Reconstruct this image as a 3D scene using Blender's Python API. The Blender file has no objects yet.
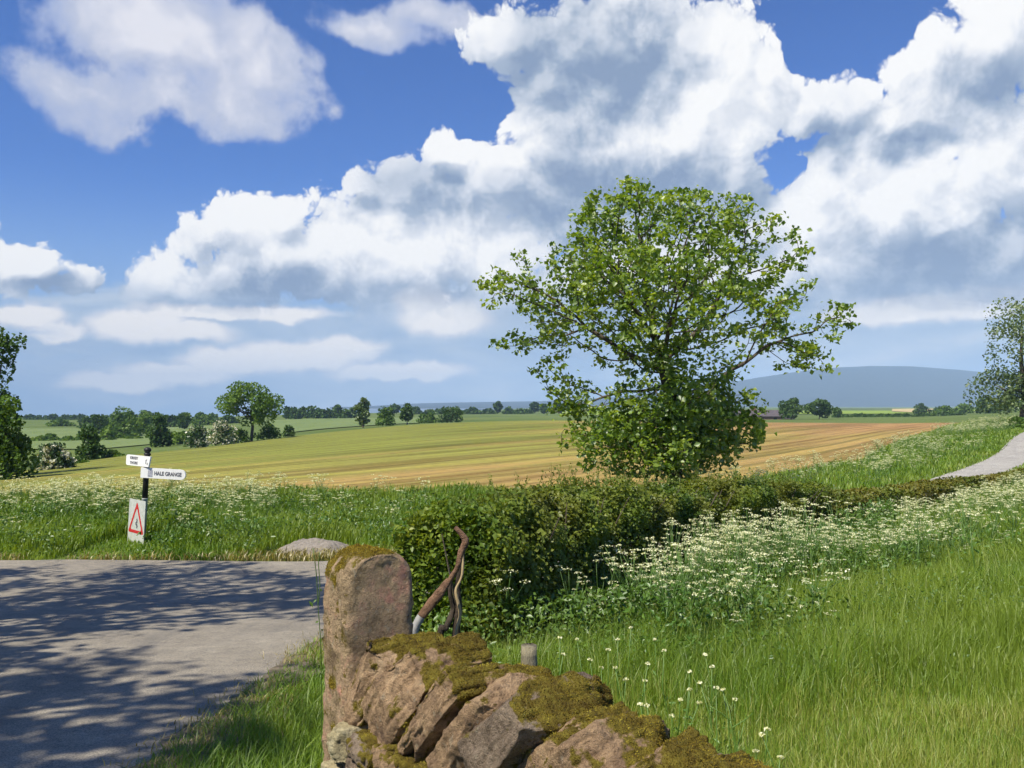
import bpy, bmesh, math, random
import numpy as np
from mathutils import Vector, Matrix, Quaternion

R = math.radians
rng = np.random.default_rng(7)
random.seed(7)
sc = bpy.context.scene
EXPO = 0.50
COL = sc.collection
F, CX, HZ = 852.0, 512.0, 405.0      # focal length in pixels, centre column, eye-level row

# ------------------------------------------------------------------ helpers
def lin(r, g, b):
    f = lambda c: (c/255/12.92) if c/255 <= 0.04045 else ((c/255+0.055)/1.055)**2.4
    return (f(r), f(g), f(b), 1)

def ux(px): return (px-CX)/F
def at(px, py, Y): return np.array([(px-CX)/F*Y, Y, (HZ-py)/F*Y])
def sstep(a, b, x):
    t = np.clip((x-a)/(b-a), 0, 1); return t*t*(3-2*t)

def _hash(i, j, k, seed):
    h = (i.astype(np.int64)*374761393 + j.astype(np.int64)*668265263 + k.astype(np.int64)*2147483647 + seed*1274126177) & 0xFFFFFFFF
    h = ((h ^ (h >> 13))*1274126177) & 0xFFFFFFFF
    h = ((h ^ (h >> 16))*2246822519) & 0xFFFFFFFF
    return ((h ^ (h >> 15)) & 0xFFFF)/65535.0

def vnoise(p, seed=0):
    p = np.asarray(p, float); i = np.floor(p).astype(np.int64); f = p-i; f = f*f*(3-2*f)
    out = 0
    for dx in (0, 1):
        for dy in (0, 1):
            for dz in (0, 1):
                w = (f[:, 0] if dx else 1-f[:, 0])*(f[:, 1] if dy else 1-f[:, 1])*(f[:, 2] if dz else 1-f[:, 2])
                out = out + w*_hash(i[:, 0]+dx, i[:, 1]+dy, i[:, 2]+dz, seed)
    return out
def fbm(p, seed=0, octv=4):
    s, a, t = 0, 1.0, 0
    p = np.asarray(p, float)
    for o in range(octv):
        s = s + a*vnoise(p*2**o, seed+o*17); t += a; a *= 0.5
    return s/t
def n2(X, Y, scale, seed=0, octv=3):
    X = np.atleast_1d(np.asarray(X, float)); Y = np.atleast_1d(np.asarray(Y, float))
    return fbm(np.stack([X*scale, Y*scale, 0*X+seed*3.3], 1), seed, octv)

def mesh(name, V, Fc, mat, parent=None, attrs=None, smooth=False):
    V = np.ascontiguousarray(V, np.float32); Fc = np.ascontiguousarray(Fc, np.int32)
    me = bpy.data.meshes.new(name)
    k = Fc.shape[1]; n = len(Fc)
    me.vertices.add(len(V)); me.vertices.foreach_set('co', V.ravel())
    me.loops.add(n*k); me.loops.foreach_set('vertex_index', Fc.ravel())
    me.polygons.add(n); me.polygons.foreach_set('loop_start', np.arange(0, n*k, k, dtype=np.int32))
    try: me.polygons.foreach_set('loop_total', np.full(n, k, np.int32))
    except Exception: pass
    if smooth: me.polygons.foreach_set('use_smooth', np.ones(n, bool))
    for an, av in (attrs or {}).items():
        a = me.attributes.new(an, 'FLOAT', 'POINT'); a.data.foreach_set('value', np.ascontiguousarray(av, np.float32))
    me.materials.append(mat)
    me.update(calc_edges=True); me.validate()
    o = bpy.data.objects.new(name, me); COL.objects.link(o)
    if parent is not None: o.parent = parent
    return o

def bm_obj(name, bm, mat, parent=None, smooth=False):
    me = bpy.data.meshes.new(name)
    bmesh.ops.recalc_face_normals(bm, faces=bm.faces[:])
    bm.to_mesh(me); bm.free()
    if smooth:
        for p in me.polygons: p.use_smooth = True
    me.materials.append(mat)
    o = bpy.data.objects.new(name, me); COL.objects.link(o)
    if parent is not None: o.parent = parent
    return o

def tag(o, label=None, cat=None, group=None, kind=None):
    if label: o['label'] = label
    if cat: o['category'] = cat
    if group: o['group'] = group
    if kind: o['kind'] = kind
    return o
def empty(name, loc, label, cat, group=None):
    o = bpy.data.objects.new(name, None); COL.objects.link(o); o.location = tuple(float(c) for c in loc)
    o.empty_display_size = 0.1
    return tag(o, label, cat, group)

class Geo:                                   # accumulates triangle geometry of ONE part
    def __init__(s): s.V = []; s.F = []; s.A = []; s.n = 0
    def add(s, V, Fc, a=0.5):
        V = np.asarray(V, float); Fc = np.asarray(Fc, int)
        s.V.append(V); s.F.append(Fc+s.n); s.n += len(V)
        s.A.append(np.broadcast_to(np.asarray(a, float), (len(V),)).copy())
    def build(s, name, mat, parent=None, smooth=False, origin=None):
        V = np.concatenate(s.V)
        if origin is not None: V = V-np.asarray(origin)
        return mesh(name, V, np.concatenate(s.F), mat, parent, {'rnd': np.concatenate(s.A)}, smooth)

def tube_geo(pts, rad, sides=6, cap=True):
    pts = np.asarray(pts, float); n = len(pts); rad = np.broadcast_to(np.asarray(rad, float), (n,))
    T = np.gradient(pts, axis=0) if n > 1 else pts
    T = T/np.maximum(np.linalg.norm(T, axis=1, keepdims=True), 1e-9)
    ref = np.array([0.31, 0.2, 0.93]) if abs(T[0] @ np.array([0.31, 0.2, 0.93])) < 0.9 else np.array([1., 0, 0])
    V = []
    u = np.cross(T[0], ref); u /= np.linalg.norm(u)
    for i in range(n):
        u = u-T[i]*(u @ T[i]); u /= max(np.linalg.norm(u), 1e-9); w = np.cross(T[i], u)
        for k in range(sides):
            a = 2*math.pi*k/sides
            V.append(pts[i]+rad[i]*(math.cos(a)*u+math.sin(a)*w))
    Fc = []
    for i in range(n-1):
        for k in range(sides):
            a, b = i*sides+k, i*sides+(k+1) % sides
            Fc += [[a, b, b+sides], [a, b+sides, a+sides]]
    if cap:
        V.append(pts[-1]); c = len(V)-1
        for k in range(sides): Fc.append([(n-1)*sides+k, (n-1)*sides+(k+1) % sides, c])
    return np.array(V), np.array(Fc)

def leaf_geo(P, size, rnd, up_bias=0.6, fold=0.25, aspect=0.7, r=rng, nrm=None):
    """folded rhombic leaves: four vertices and two triangles each"""
    n = len(P)
    N = r.normal(size=(n, 3)) if nrm is None else nrm+0.6*r.normal(size=(n, 3))
    N[:, 2] += up_bias*1.5; N /= np.linalg.norm(N, axis=1, keepdims=True)
    D = r.normal(size=(n, 3)); D -= N*(D*N).sum(1, keepdims=True); D[:, 2] -= 0.15; D /= np.linalg.norm(D, axis=1, keepdims=True)
    S = np.cross(N, D); s = np.asarray(size).reshape(-1, 1)*np.ones((n, 1))
    base = P-D*s*0.5; tip = P+D*s*0.5-N*s*0.12
    l = P-S*s*aspect*0.5+N*s*fold*0.5; q = P+S*s*aspect*0.5+N*s*fold*0.5
    V = np.stack([base, l, tip, q], 1).reshape(-1, 3)
    i = np.arange(n)[:, None]*4
    Fc = np.concatenate([i+[[0, 1, 2]], i+[[0, 2, 3]]], 1).reshape(-1, 3)
    return V, Fc, np.repeat(rnd, 4)

def blade_geo(P, h, w, lean, rnd, r=rng, wind=(0.25, 0.1)):
    n = len(P); yaw = r.uniform(0, 2*math.pi, n)
    d = np.stack([np.cos(yaw)+wind[0], np.sin(yaw)+wind[1], 0*yaw], 1); d /= np.linalg.norm(d, axis=1, keepdims=True)
    yw = yaw+r.uniform(0.8, 2.2, n); s = np.stack([np.cos(yw), np.sin(yw), 0*yw], 1)
    h = np.asarray(h).reshape(-1, 1)*np.ones((n, 1)); w = np.asarray(w).reshape(-1, 1)*np.ones((n, 1)); lean = np.asarray(lean).reshape(-1, 1)*np.ones((n, 1))
    up = np.array([[0, 0, 1.0]])
    mid = P+up*h*0.58+d*lean*h*0.28; tip = P+up*h*(1-0.25*lean)+d*lean*h
    V = np.stack([P-s*w*0.5, P+s*w*0.5, mid-s*w*0.42, mid+s*w*0.42, tip], 1).reshape(-1, 3)
    i = np.arange(n)[:, None]*5
    Fc = np.concatenate([i+[[0, 1, 3]], i+[[0, 3, 2]], i+[[2, 3, 4]]], 1).reshape(-1, 3)
    return V, Fc, np.repeat(rnd, 5)

# ------------------------------------------------------------------ materials
def newmat(name):
    m = bpy.data.materials.new(name); m.use_nodes = True; nt = m.node_tree; nt.nodes.clear()
    out = nt.nodes.new('ShaderNodeOutputMaterial'); return m, nt, out
def N(nt, t, **kw):
    n = nt.nodes.new(t)
    for k, v in kw.items(): setattr(n, k, v)
    return n
def ramp(nt, fac, stops, interp='LINEAR'):
    r = N(nt, 'ShaderNodeValToRGB'); e = r.color_ramp.elements; r.color_ramp.interpolation = interp
    while len(e) < len(stops): e.new(0.5)
    for el, (p, c) in zip(e, stops): el.position = p; el.color = c if len(c) == 4 else (*c, 1)
    nt.links.new(fac, r.inputs[0]); return r.outputs[0]
def noise(nt, vec, scale, detail=4, rough=0.6, dist=0):
    n = N(nt, 'ShaderNodeTexNoise'); n.inputs['Scale'].default_value = scale; n.inputs['Detail'].default_value = detail
    n.inputs['Roughness'].default_value = rough; n.inputs['Distortion'].default_value = dist
    if vec is not None: nt.links.new(vec, n.inputs['Vector'])
    return n.outputs['Fac']
def mix(nt, a, b, fac, mode='MIX'):
    m = N(nt, 'ShaderNodeMix', data_type='RGBA', blend_type=mode)
    for s, v in ((m.inputs[0], fac), (m.inputs[6], a), (m.inputs[7], b)):
        if hasattr(v, 'is_output'): nt.links.new(v, s)
        else: s.default_value = v
    return m.outputs[2]
def math_(nt, op, a, b=None, c=None, clamp=False):
    m = N(nt, 'ShaderNodeMath', operation=op); m.use_clamp = clamp
    for s, v in zip(m.inputs, (a, b, c)):
        if v is None: continue
        if hasattr(v, 'is_output'): nt.links.new(v, s)
        else: s.default_value = v
    return m.outputs[0]
def maprange(nt, v, a, b, c=0.0, d=1.0, smooth=True):
    m = N(nt, 'ShaderNodeMapRange', interpolation_type='SMOOTHSTEP' if smooth else 'LINEAR')
    nt.links.new(v, m.inputs[0])
    for i, x in enumerate((a, b, c, d)): m.inputs[i+1].default_value = x
    return m.outputs[0]
def objco(nt):
    g = N(nt, 'ShaderNodeNewGeometry'); return g.outputs['Position']
def attr(nt, name):
    a = N(nt, 'ShaderNodeAttribute', attribute_name=name); return a.outputs['Fac']
def bump(nt, h, strength=0.5, dist=0.02):
    b = N(nt, 'ShaderNodeBump'); b.inputs['Strength'].default_value = strength; b.inputs['Distance'].default_value = dist
    nt.links.new(h, b.inputs['Height']); return b.outputs[0]
def principled(nt, out, col, rough=0.8, spec=0.3, normal=None, metal=0):
    p = N(nt, 'ShaderNodeBsdfPrincipled')
    for s, v in ((p.inputs['Base Color'], col), (p.inputs['Roughness'], rough)):
        if hasattr(v, 'is_output'): nt.links.new(v, s)
        else: s.default_value = v
    p.inputs['Specular IOR Level'].default_value = spec; p.inputs['Metallic'].default_value = metal
    if normal is not None: nt.links.new(normal, p.inputs['Normal'])
    nt.links.new(p.outputs[0], out.inputs[0]); return p

def leaf_mat(name, stops, trans=0.35, patch=None, pscale=0.4, gloss=0.06):
    m, nt, out = newmat(name)
    col = ramp(nt, attr(nt, 'rnd'), stops)
    if patch:
        nz = noise(nt, objco(nt), pscale, 3, 0.6)
        col = mix(nt, col, patch, maprange(nt, nz, 0.38, 0.66, 0, 0.8))
    d = N(nt, 'ShaderNodeBsdfDiffuse'); t = N(nt, 'ShaderNodeBsdfTranslucent'); g = N(nt, 'ShaderNodeBsdfGlossy'); g.inputs['Roughness'].default_value = 0.45
    nt.links.new(col, d.inputs[0])
    tc = mix(nt, col, (1.0, 0.95, 0.30, 1), 0.9, 'MULTIPLY'); tc = mix(nt, tc, (1.5, 1.45, 1.2, 1), 1.0, 'MULTIPLY')
    nt.links.new(tc, t.inputs[0])
    a = N(nt, 'ShaderNodeMixShader'); a.inputs[0].default_value = trans
    nt.links.new(d.outputs[0], a.inputs[1]); nt.links.new(t.outputs[0], a.inputs[2])
    b = N(nt, 'ShaderNodeMixShader'); b.inputs[0].default_value = gloss
    nt.links.new(a.outputs[0], b.inputs[1]); nt.links.new(g.outputs[0], b.inputs[2])
    nt.links.new(b.outputs[0], out.inputs[0]); return m

def simple_mat(name, c1, c2, scale=8, rough=0.8, bstr=0.3, bdist=0.01, spec=0.3, metal=0, stretch=None):
    m, nt, out = newmat(name); v = objco(nt)
    if stretch:
        mp = N(nt, 'ShaderNodeMapping'); mp.inputs['Scale'].default_value = stretch; nt.links.new(v, mp.inputs[0]); v = mp.outputs[0]
    nz = noise(nt, v, scale, 6, 0.65)
    col = ramp(nt, nz, [(0.3, c1), (0.7, c2)])
    principled(nt, out, col, rough, spec, bump(nt, noise(nt, v, scale*3, 5, 0.7), bstr, bdist), metal); return m

M = {}
M['leaf_big'] = leaf_mat('sycamore_leaf', [(0, (0.080, 0.160, 0.017)), (0.5, (0.18, 0.28, 0.028)), (1, (0.30, 0.38, 0.045))], 0.50)
M['leaf_shade'] = leaf_mat('roadside_leaf', [(0, (0.05, 0.11, 0.015)), (1, (0.11, 0.2, 0.03))], 0.3)
M['leaf_dark'] = leaf_mat('dark_leaf', [(0, (0.030, 0.066, 0.014)), (0.6, (0.062, 0.120, 0.022)), (1, (0.11, 0.18, 0.034))], 0.3, gloss=0.015)
M['leaf_mid'] = leaf_mat('mid_leaf', [(0, (0.052, 0.11, 0.018)), (0.6, (0.105, 0.185, 0.028)), (1, (0.17, 0.26, 0.045))], 0.35, gloss=0.015)
M['leaf_pale'] = leaf_mat('pale_leaf', [(0, (0.075, 0.13, 0.035)), (0.6, (0.13, 0.19, 0.055)), (1, (0.21, 0.26, 0.085))], 0.3)
M['hawthorn'] = leaf_mat('hawthorn_leaf_and_blossom', [(0, (0.03, 0.07, 0.015)), (0.5, (0.07, 0.13, 0.025)), (0.56, (0.36, 0.36, 0.22)), (1, (0.66, 0.64, 0.48))], 0.2)
M['hedge'] = leaf_mat('hedge_leaf', [(0, (0.042, 0.086, 0.013)), (0.45, (0.105, 0.172, 0.022)), (0.8, (0.185, 0.255, 0.035)), (1, (0.28, 0.33, 0.05))], 0.38, patch=(0.175, 0.185, 0.030, 1), pscale=0.8, gloss=0.025)
M['hedge_olive'] = leaf_mat('olive_hedge_leaf', [(0, (0.045, 0.075, 0.013)), (0.5, (0.10, 0.145, 0.022)), (1, (0.20, 0.235, 0.04))], 0.3, patch=(0.20, 0.165, 0.036, 1), pscale=0.7, gloss=0.02)
M['grass'] = leaf_mat('meadow_grass', [(0, (0.085, 0.170, 0.015)), (0.5, (0.155, 0.265, 0.022)), (0.85, (0.235, 0.335, 0.036)), (1, (0.36, 0.36, 0.09))], 0.42, patch=(0.225, 0.305, 0.034, 1), pscale=0.35, gloss=0.03)
M['dry'] = leaf_mat('dry_grass', [(0, (0.18, 0.16, 0.04)), (0.6, (0.28, 0.23, 0.06)), (1, (0.40, 0.33, 0.11))], 0.3)
M['weed'] = leaf_mat('verge_leaf', [(0, (0.04, 0.105, 0.012)), (0.6, (0.08, 0.18, 0.02)), (1, (0.15, 0.26, 0.035))], 0.3, patch=(0.14, 0.22, 0.03, 1), pscale=0.5)
M['parsley'] = leaf_mat('cow_parsley', [(0, (0.06, 0.15, 0.02)), (0.45, (0.14, 0.25, 0.035)), (0.5, (0.44, 0.48, 0.20)), (0.75, (0.66, 0.67, 0.38)), (1, (0.80, 0.80, 0.58))], 0.25)
M['bark'] = simple_mat('bark', (0.045, 0.036, 0.026), (0.14, 0.115, 0.085), 14, 0.9, 0.6, 0.03, 0.1, stretch=(1, 1, 0.3))

# asphalt
m, nt, out = newmat('worn_asphalt'); v = objco(nt)
base = ramp(nt, noise(nt, v, 0.9, 5, 0.6), [(0.3, (0.205, 0.183, 0.146)), (0.7, (0.285, 0.256, 0.203))])
chips = ramp(nt, noise(nt, v, 90, 3, 0.7), [(0.36, (0.45, 0.45, 0.45)), (0.5, (1, 1, 1)), (0.66, (1.5, 1.45, 1.38))])
base = mix(nt, base, ramp(nt, noise(nt, v, 5, 6, 0.7), [(0.35, (0.78, 0.78, 0.79)), (0.65, (1.15, 1.14, 1.12))]), 0.9, 'MULTIPLY')
col = mix(nt, base, chips, 0.9, 'MULTIPLY')
mp = N(nt, 'ShaderNodeMapping'); mp.inputs['Scale'].default_value = (1.6, 0.25, 1); nt.links.new(v, mp.inputs[0])
col = mix(nt, col, (0.12, 0.115, 0.105, 1), maprange(nt, noise(nt, mp.outputs[0], 1.3, 4, 0.6), 0.50, 0.72, 0, 0.5))
vor = N(nt, 'ShaderNodeTexVoronoi', feature='DISTANCE_TO_EDGE'); vor.inputs['Scale'].default_value = 0.55
wv = N(nt, 'ShaderNodeVectorMath', operation='ADD'); nzc = N(nt, 'ShaderNodeTexNoise'); nzc.inputs['Scale'].default_value = 2.5; nzc.inputs['Detail'].default_value = 5
nt.links.new(v, nzc.inputs['Vector']); nt.links.new(v, wv.inputs[0]); nt.links.new(nzc.outputs['Color'], wv.inputs[1]); nt.links.new(wv.outputs[0], vor.inputs['Vector'])
col = mix(nt, col, (0.06, 0.056, 0.05, 1), maprange(nt, vor.outputs['Distance'], 0.0, 0.010, 0.35, 0))
principled(nt, out, col, 0.85, 0.25, bump(nt, noise(nt, v, 70, 4, 0.7), 0.5, 0.006)); M['asphalt'] = m

# ground under the grass
m, nt, out = newmat('grassland'); v = objco(nt)
col = ramp(nt, noise(nt, v, 0.02, 5, 0.6), [(0.3, (0.085, 0.125, 0.035)), (0.55, (0.12, 0.165, 0.045)), (0.75, (0.17, 0.19, 0.06))])
col = mix(nt, col, ramp(nt, noise(nt, v, 1.5, 5, 0.7), [(0.3, (0.55, 0.6, 0.5)), (0.7, (1.25, 1.2, 1.1))]), 0.8, 'MULTIPLY')
principled(nt, out, col, 0.95, 0.1, bump(nt, noise(nt, v, 6, 5, 0.7), 0.8, 0.08)); M['ground'] = m

# stubble field: rows run along (0.573, 0.82)
m, nt, out = newmat('stubble'); v = objco(nt)
rot = N(nt, 'ShaderNodeMapping'); rot.inputs['Rotation'].default_value = (0, 0, R(35)); nt.links.new(v, rot.inputs[0])
def stretched(sx, sy, scale, det=4, rough=0.6, dist=0.0):
    s = N(nt, 'ShaderNodeMapping'); s.inputs['Scale'].default_value = (sx, sy, 1); nt.links.new(rot.outputs[0], s.inputs[0]); return noise(nt, s.outputs[0], scale, det, rough, dist)
bands = stretched(1, 0.05, 0.16, 3, 0.6)
lines = stretched(1, 0.03, 0.9, 4, 0.7)
sx = N(nt, 'ShaderNodeSeparateXYZ'); nt.links.new(v, sx.inputs[0])
# turns browner towards the right of the field and the near edge
g = math_(nt, 'MULTIPLY_ADD', sx.outputs[0], 0.018, 0.10)
g = math_(nt, 'ADD', g, maprange(nt, sx.outputs[1], 26, 75, 0.52, -0.10, False))
g = math_(nt, 'ADD', g, math_(nt, 'MULTIPLY_ADD', bands, 1.7, -0.85))
g = math_(nt, 'ADD', g, math_(nt, 'MULTIPLY_ADD', noise(nt, v, 0.05, 3, 0.6), 0.7, -0.35))
col = ramp(nt, g, [(0.0, (0.185, 0.20, 0.042)), (0.32, (0.26, 0.232, 0.058)), (0.6, (0.30, 0.212, 0.075)), (0.9, (0.325, 0.195, 0.085))])
col = mix(nt, col, ramp(nt, lines, [(0.36, (0.50, 0.42, 0.34)), (0.5, (0.98, 0.98, 0.95)), (0.64, (1.35, 1.3, 1.15))]), 0.9, 'MULTIPLY')
col = mix(nt, col, ramp(nt, noise(nt, v, 2.2, 4, 0.7), [(0.3, (0.72, 0.72, 0.68)), (0.7, (1.2, 1.2, 1.15))]), 0.7, 'MULTIPLY')
sr = N(nt, 'ShaderNodeSeparateXYZ'); nt.links.new(rot.outputs[0], sr.inputs[0])
pp = math_(nt, 'PINGPONG', math_(nt, 'ADD', sr.outputs[0], math_(nt, 'MULTIPLY', noise(nt, v, 0.03, 2, 0.5), 3.0)), 7.0)
tram = math_(nt, 'ABSOLUTE', math_(nt, 'SUBTRACT', pp, 0.95)); col = mix(nt, col, (0.13, 0.11, 0.03, 1), maprange(nt, tram, 0.16, 0.42, 0.55, 0.0))
principled(nt, out, col, 0.95, 0.1, bump(nt, lines, 0.6, 0.08)); M['stubble'] = m

M['soil'] = simple_mat('gritty_soil', (0.09, 0.07, 0.045), (0.25, 0.20, 0.14), 12, 0.95, 0.9, 0.02)
def field_mat(name, c1, c2):
    m, nt, out = newmat(name); v = objco(nt)
    s = N(nt, 'ShaderNodeMapping'); s.inputs['Scale'].default_value = (1, 0.2, 1); nt.links.new(v, s.inputs[0])
    principled(nt, out, ramp(nt, noise(nt, s.outputs[0], 0.08, 5, 0.65), [(0.3, c1), (0.7, c2)]), 0.95, 0.1); return m
M['green_field'] = field_mat('pasture', (0.125, 0.175, 0.06), (0.17, 0.215, 0.075))
M['lime_field'] = field_mat('young_crop', (0.17, 0.26, 0.03), (0.24, 0.31, 0.05))
M['tan_field'] = field_mat('ripe_crop', (0.40, 0.31, 0.14), (0.50, 0.40, 0.2))
M['moor'] = field_mat('cloud_shaded_moor', (0.016, 0.028, 0.036), (0.046, 0.060, 0.060))  # cloud shadow on the hill is put into this dark bluish colour
M['gravel'] = simple_mat('gravel', (0.17, 0.15, 0.125), (0.33, 0.29, 0.24), 14, 0.95, 0.9, 0.03)
M['white_paint'] = simple_mat('white_paint', (0.74, 0.74, 0.70), (0.84, 0.84, 0.82), 9, 0.45, 0.1, 0.003)
M['plate'] = simple_mat('weathered_white_plate', (0.36, 0.40, 0.34), (0.56, 0.56, 0.52), 12, 0.5, 0.1, 0.003)
M['black_paint'] = simple_mat('black_paint', (0.012, 0.012, 0.013), (0.03, 0.03, 0.03), 20, 0.45, 0.2, 0.004)
M['letter'] = simple_mat('lettering_paint', (0.10, 0.10, 0.115), (0.14, 0.14, 0.155), 20, 0.5, 0.0, 0.001)
M['red'] = simple_mat('red_paint', (0.42, 0.02, 0.02), (0.52, 0.035, 0.03), 14, 0.5, 0.05, 0.002)
M['rust'] = simple_mat('rusty_iron', (0.09, 0.05, 0.030), (0.29, 0.17, 0.10), 30, 0.9, 0.9, 0.012, 0.2)
M['galv'] = simple_mat('pale_galvanised_end', (0.24, 0.235, 0.22), (0.38, 0.37, 0.35), 25, 0.6, 0.3, 0.004)
M['old_wood'] = simple_mat('old_dark_wood', (0.028, 0.022, 0.017), (0.095, 0.075, 0.055), 18, 0.9, 0.8, 0.02, 0.1, stretch=(1, 1, 0.2))
M['peeled'] = simple_mat('peeled_wood', (0.30, 0.22, 0.12), (0.48, 0.37, 0.2), 20, 0.85, 0.5, 0.01, 0.1, stretch=(1, 1, 0.2))
M['grey_wood'] = simple_mat('lichened_wood', (0.13, 0.115, 0.075), (0.27, 0.24, 0.16), 30, 0.9, 0.8, 0.012, 0.1, stretch=(1, 1, 0.25))
M['green_wood'] = simple_mat('algae_covered_wood', (0.11, 0.11, 0.05), (0.21, 0.20, 0.09), 22, 0.9, 0.5, 0.01, 0.1, stretch=(1, 1, 0.25))
M['brick'] = simple_mat('sandstone_wall', (0.17, 0.085, 0.065), (0.26, 0.14, 0.11), 1.2, 0.9, 0.2, 0.02)
M['slate'] = simple_mat('slate_roof', (0.07, 0.06, 0.065), (0.12, 0.1, 0.1), 1.5, 0.8, 0.2, 0.02)
M['pane'] = simple_mat('window_glass', (0.02, 0.025, 0.03), (0.04, 0.045, 0.05), 2, 0.15, 0.0, 0.001, 0.5)

def stone_mat(name, stops, lichen=0.3):
    m, nt, out = newmat(name); tc = N(nt, 'ShaderNodeTexCoord'); v = tc.outputs['Object']
    p = objco(nt)
    col = ramp(nt, noise(nt, p, 9, 7, 0.65, 0.4), stops)
    col = mix(nt, col, ramp(nt, noise(nt, p, 60, 5, 0.7), [(0.32, (0.55, 0.52, 0.5)), (0.5, (1, 1, 1)), (0.72, (1.3, 1.27, 1.2))]), 0.8, 'MULTIPLY')
    col = mix(nt, col, (0.06, 0.048, 0.036, 1), maprange(nt, noise(nt, p, 15, 6, 0.7, 0.6), 0.56, 0.70, 0, 0.6))
    lich = maprange(nt, noise(nt, p, 24, 4, 0.6), 0.60, 0.68, 0, lichen)
    col = mix(nt, col, (0.40, 0.37, 0.27, 1), lich)
    mm = math_(nt, 'ADD', attr(nt, 'moss'), math_(nt, 'MULTIPLY_ADD', noise(nt, p, 55, 5, 0.7), 0.9, -0.45))
    mf = maprange(nt, mm, 0.36, 0.58)
    mosc = ramp(nt, noise(nt, p, 28, 5, 0.7), [(0.28, (0.06, 0.038, 0.012)), (0.45, (0.14, 0.105, 0.02)), (0.6, (0.21, 0.17, 0.028)), (0.75, (0.28, 0.24, 0.04))])
    col = mix(nt, col, mosc, mf)
    h = math_(nt, 'ADD', noise(nt, p, 45, 8, 0.7), math_(nt, 'MULTIPLY', noise(nt, p, 160, 4, 0.7), 0.5))
    b1 = bump(nt, h, 1.0, 0.022)
    principled(nt, out, col, 0.95, 0.12, b1); return m
M['stone'] = stone_mat('pink_sandstone', [(0.28, (0.145, 0.095, 0.065)), (0.42, (0.29, 0.195, 0.115)), (0.55, (0.42, 0.285, 0.165)), (0.72, (0.53, 0.39, 0.24))])
M['stone_grey'] = stone_mat('grey_brown_stone', [(0.28, (0.12, 0.09, 0.065)), (0.5, (0.23, 0.175, 0.125)), (0.7, (0.34, 0.265, 0.19))], 0.35)
M['stone_pale'] = stone_mat('cream_stone', [(0.28, (0.32, 0.26, 0.14)), (0.5, (0.48, 0.41, 0.24)), (0.7, (0.62, 0.56, 0.38))], 0.5)
M['gatepost'] = stone_mat('gatepost_stone', [(0.34, (0.19, 0.135, 0.08)), (0.46, (0.37, 0.275, 0.16)), (0.55, (0.44, 0.31, 0.19)), (0.66, (0.54, 0.29, 0.20))], 0.45)
M['hearting'] = simple_mat('wall_hearting', (0.03, 0.025, 0.02), (0.075, 0.06, 0.045), 25, 0.95, 0.9, 0.02)
M['moss'] = leaf_mat('moss_fronds', [(0, (0.085, 0.052, 0.014)), (0.35, (0.185, 0.135, 0.024)), (0.75, (0.30, 0.24, 0.034)), (1, (0.42, 0.35, 0.06))], 0.2, gloss=0.0)

# ------------------------------------------------------------------ terrain
YS = np.array([1.5, 3, 5, 8, 12, 17, 21, 26, 32, 45, 60, 90, 130, 180, 260, 400, 700, 1200, 2500, 7000.])
TAB = {
 -700: [-1.72,-1.75,-2.0,-2.35,-2.75,-3.1,-3.05,-3.0,-3.4,-4.3,-5.2,-6.5,-7.8,-8.5,-9,-9.5,-11,-19,-50,-130],
    0: [-1.70,-1.75,-2.0,-2.35,-2.75,-3.1,-3.05,-3.0,-3.3,-4.1,-4.95,-6.2,-7.6,-8.5,-9,-9.5,-11,-19,-50,-130],
  160: [-1.70,-1.75,-2.0,-2.35,-2.75,-3.1,-3.0,-2.8,-3.0,-3.5,-4.0,-4.95,-6.8,-8,-9,-9.5,-11,-19,-50,-130],
  300: [-1.72,-1.77,-2.0,-2.35,-2.8,-3.12,-3.05,-2.85,-2.9,-3.15,-3.5,-4.0,-4.6,-5.6,-6.8,-6.5,-7,-14,-40,-110],
  420: [-1.72,-1.77,-2.05,-2.35,-2.7,-3.05,-3.1,-2.9,-2.9,-3.0,-3.15,-3.3,-3.5,-3.9,-5.5,-6,-6,-9,-22,-60],
  540: [-1.70,-1.75,-2.0,-2.3,-2.6,-2.9,-3.05,-3.0,-2.95,-2.9,-3.0,-3.1,-3.1,-3.2,-4.5,-5.5,-6,-6,-9,-9],
  680: [-1.68,-1.75,-1.95,-2.25,-2.55,-2.85,-3.05,-3.1,-3.05,-3.0,-3.0,-3.1,-3.2,-3.6,-4.5,-5.0,-5,-5,-8,-8],
  800: [-1.66,-1.75,-1.95,-2.2,-2.5,-2.75,-2.9,-3.1,-3.15,-3.05,-2.95,-2.9,-3.0,-3.6,-4.2,-4.6,-5,-5,-8,-8],
  930: [-1.64,-1.72,-1.9,-2.1,-2.35,-2.55,-2.75,-2.95,-3.15,-3.15,-2.75,-2.5,-3.0,-3.6,-4,-4.5,-5,-5,-8,-8],
 1024: [-1.62,-1.70,-1.87,-2.0,-2.2,-2.35,-2.45,-2.6,-2.75,-2.65,-2.05,-1.9,-2.0,-2.0,-2,-2.5,-3,-4,-6,-6],
 1300: [-1.60,-1.65,-1.8,-1.9,-2.0,-2.1,-2.1,-2.1,-2.1,-2.0,-1.5,-1,-.5,0,0,0,0,-1,-3,-5],
 1900: [-1.60,-1.65,-1.8,-1.9,-2.0,-2.1,-2.1,-2.1,-2.1,-2.0,-1.5,-1,-.5,0,0,0,0,-1,-3,-5],
}
GL = np.linspace(math.log(1.5), math.log(7000), 240); GU = np.linspace(ux(-700), ux(1900), 200)
_cols = sorted(TAB); _Z = np.array([np.interp(GL, np.log(YS), TAB[c]) for c in _cols])
GRID = np.array([np.interp(GU, [ux(c) for c in _cols], _Z[:, i]) for i in range(len(GL))])
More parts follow.
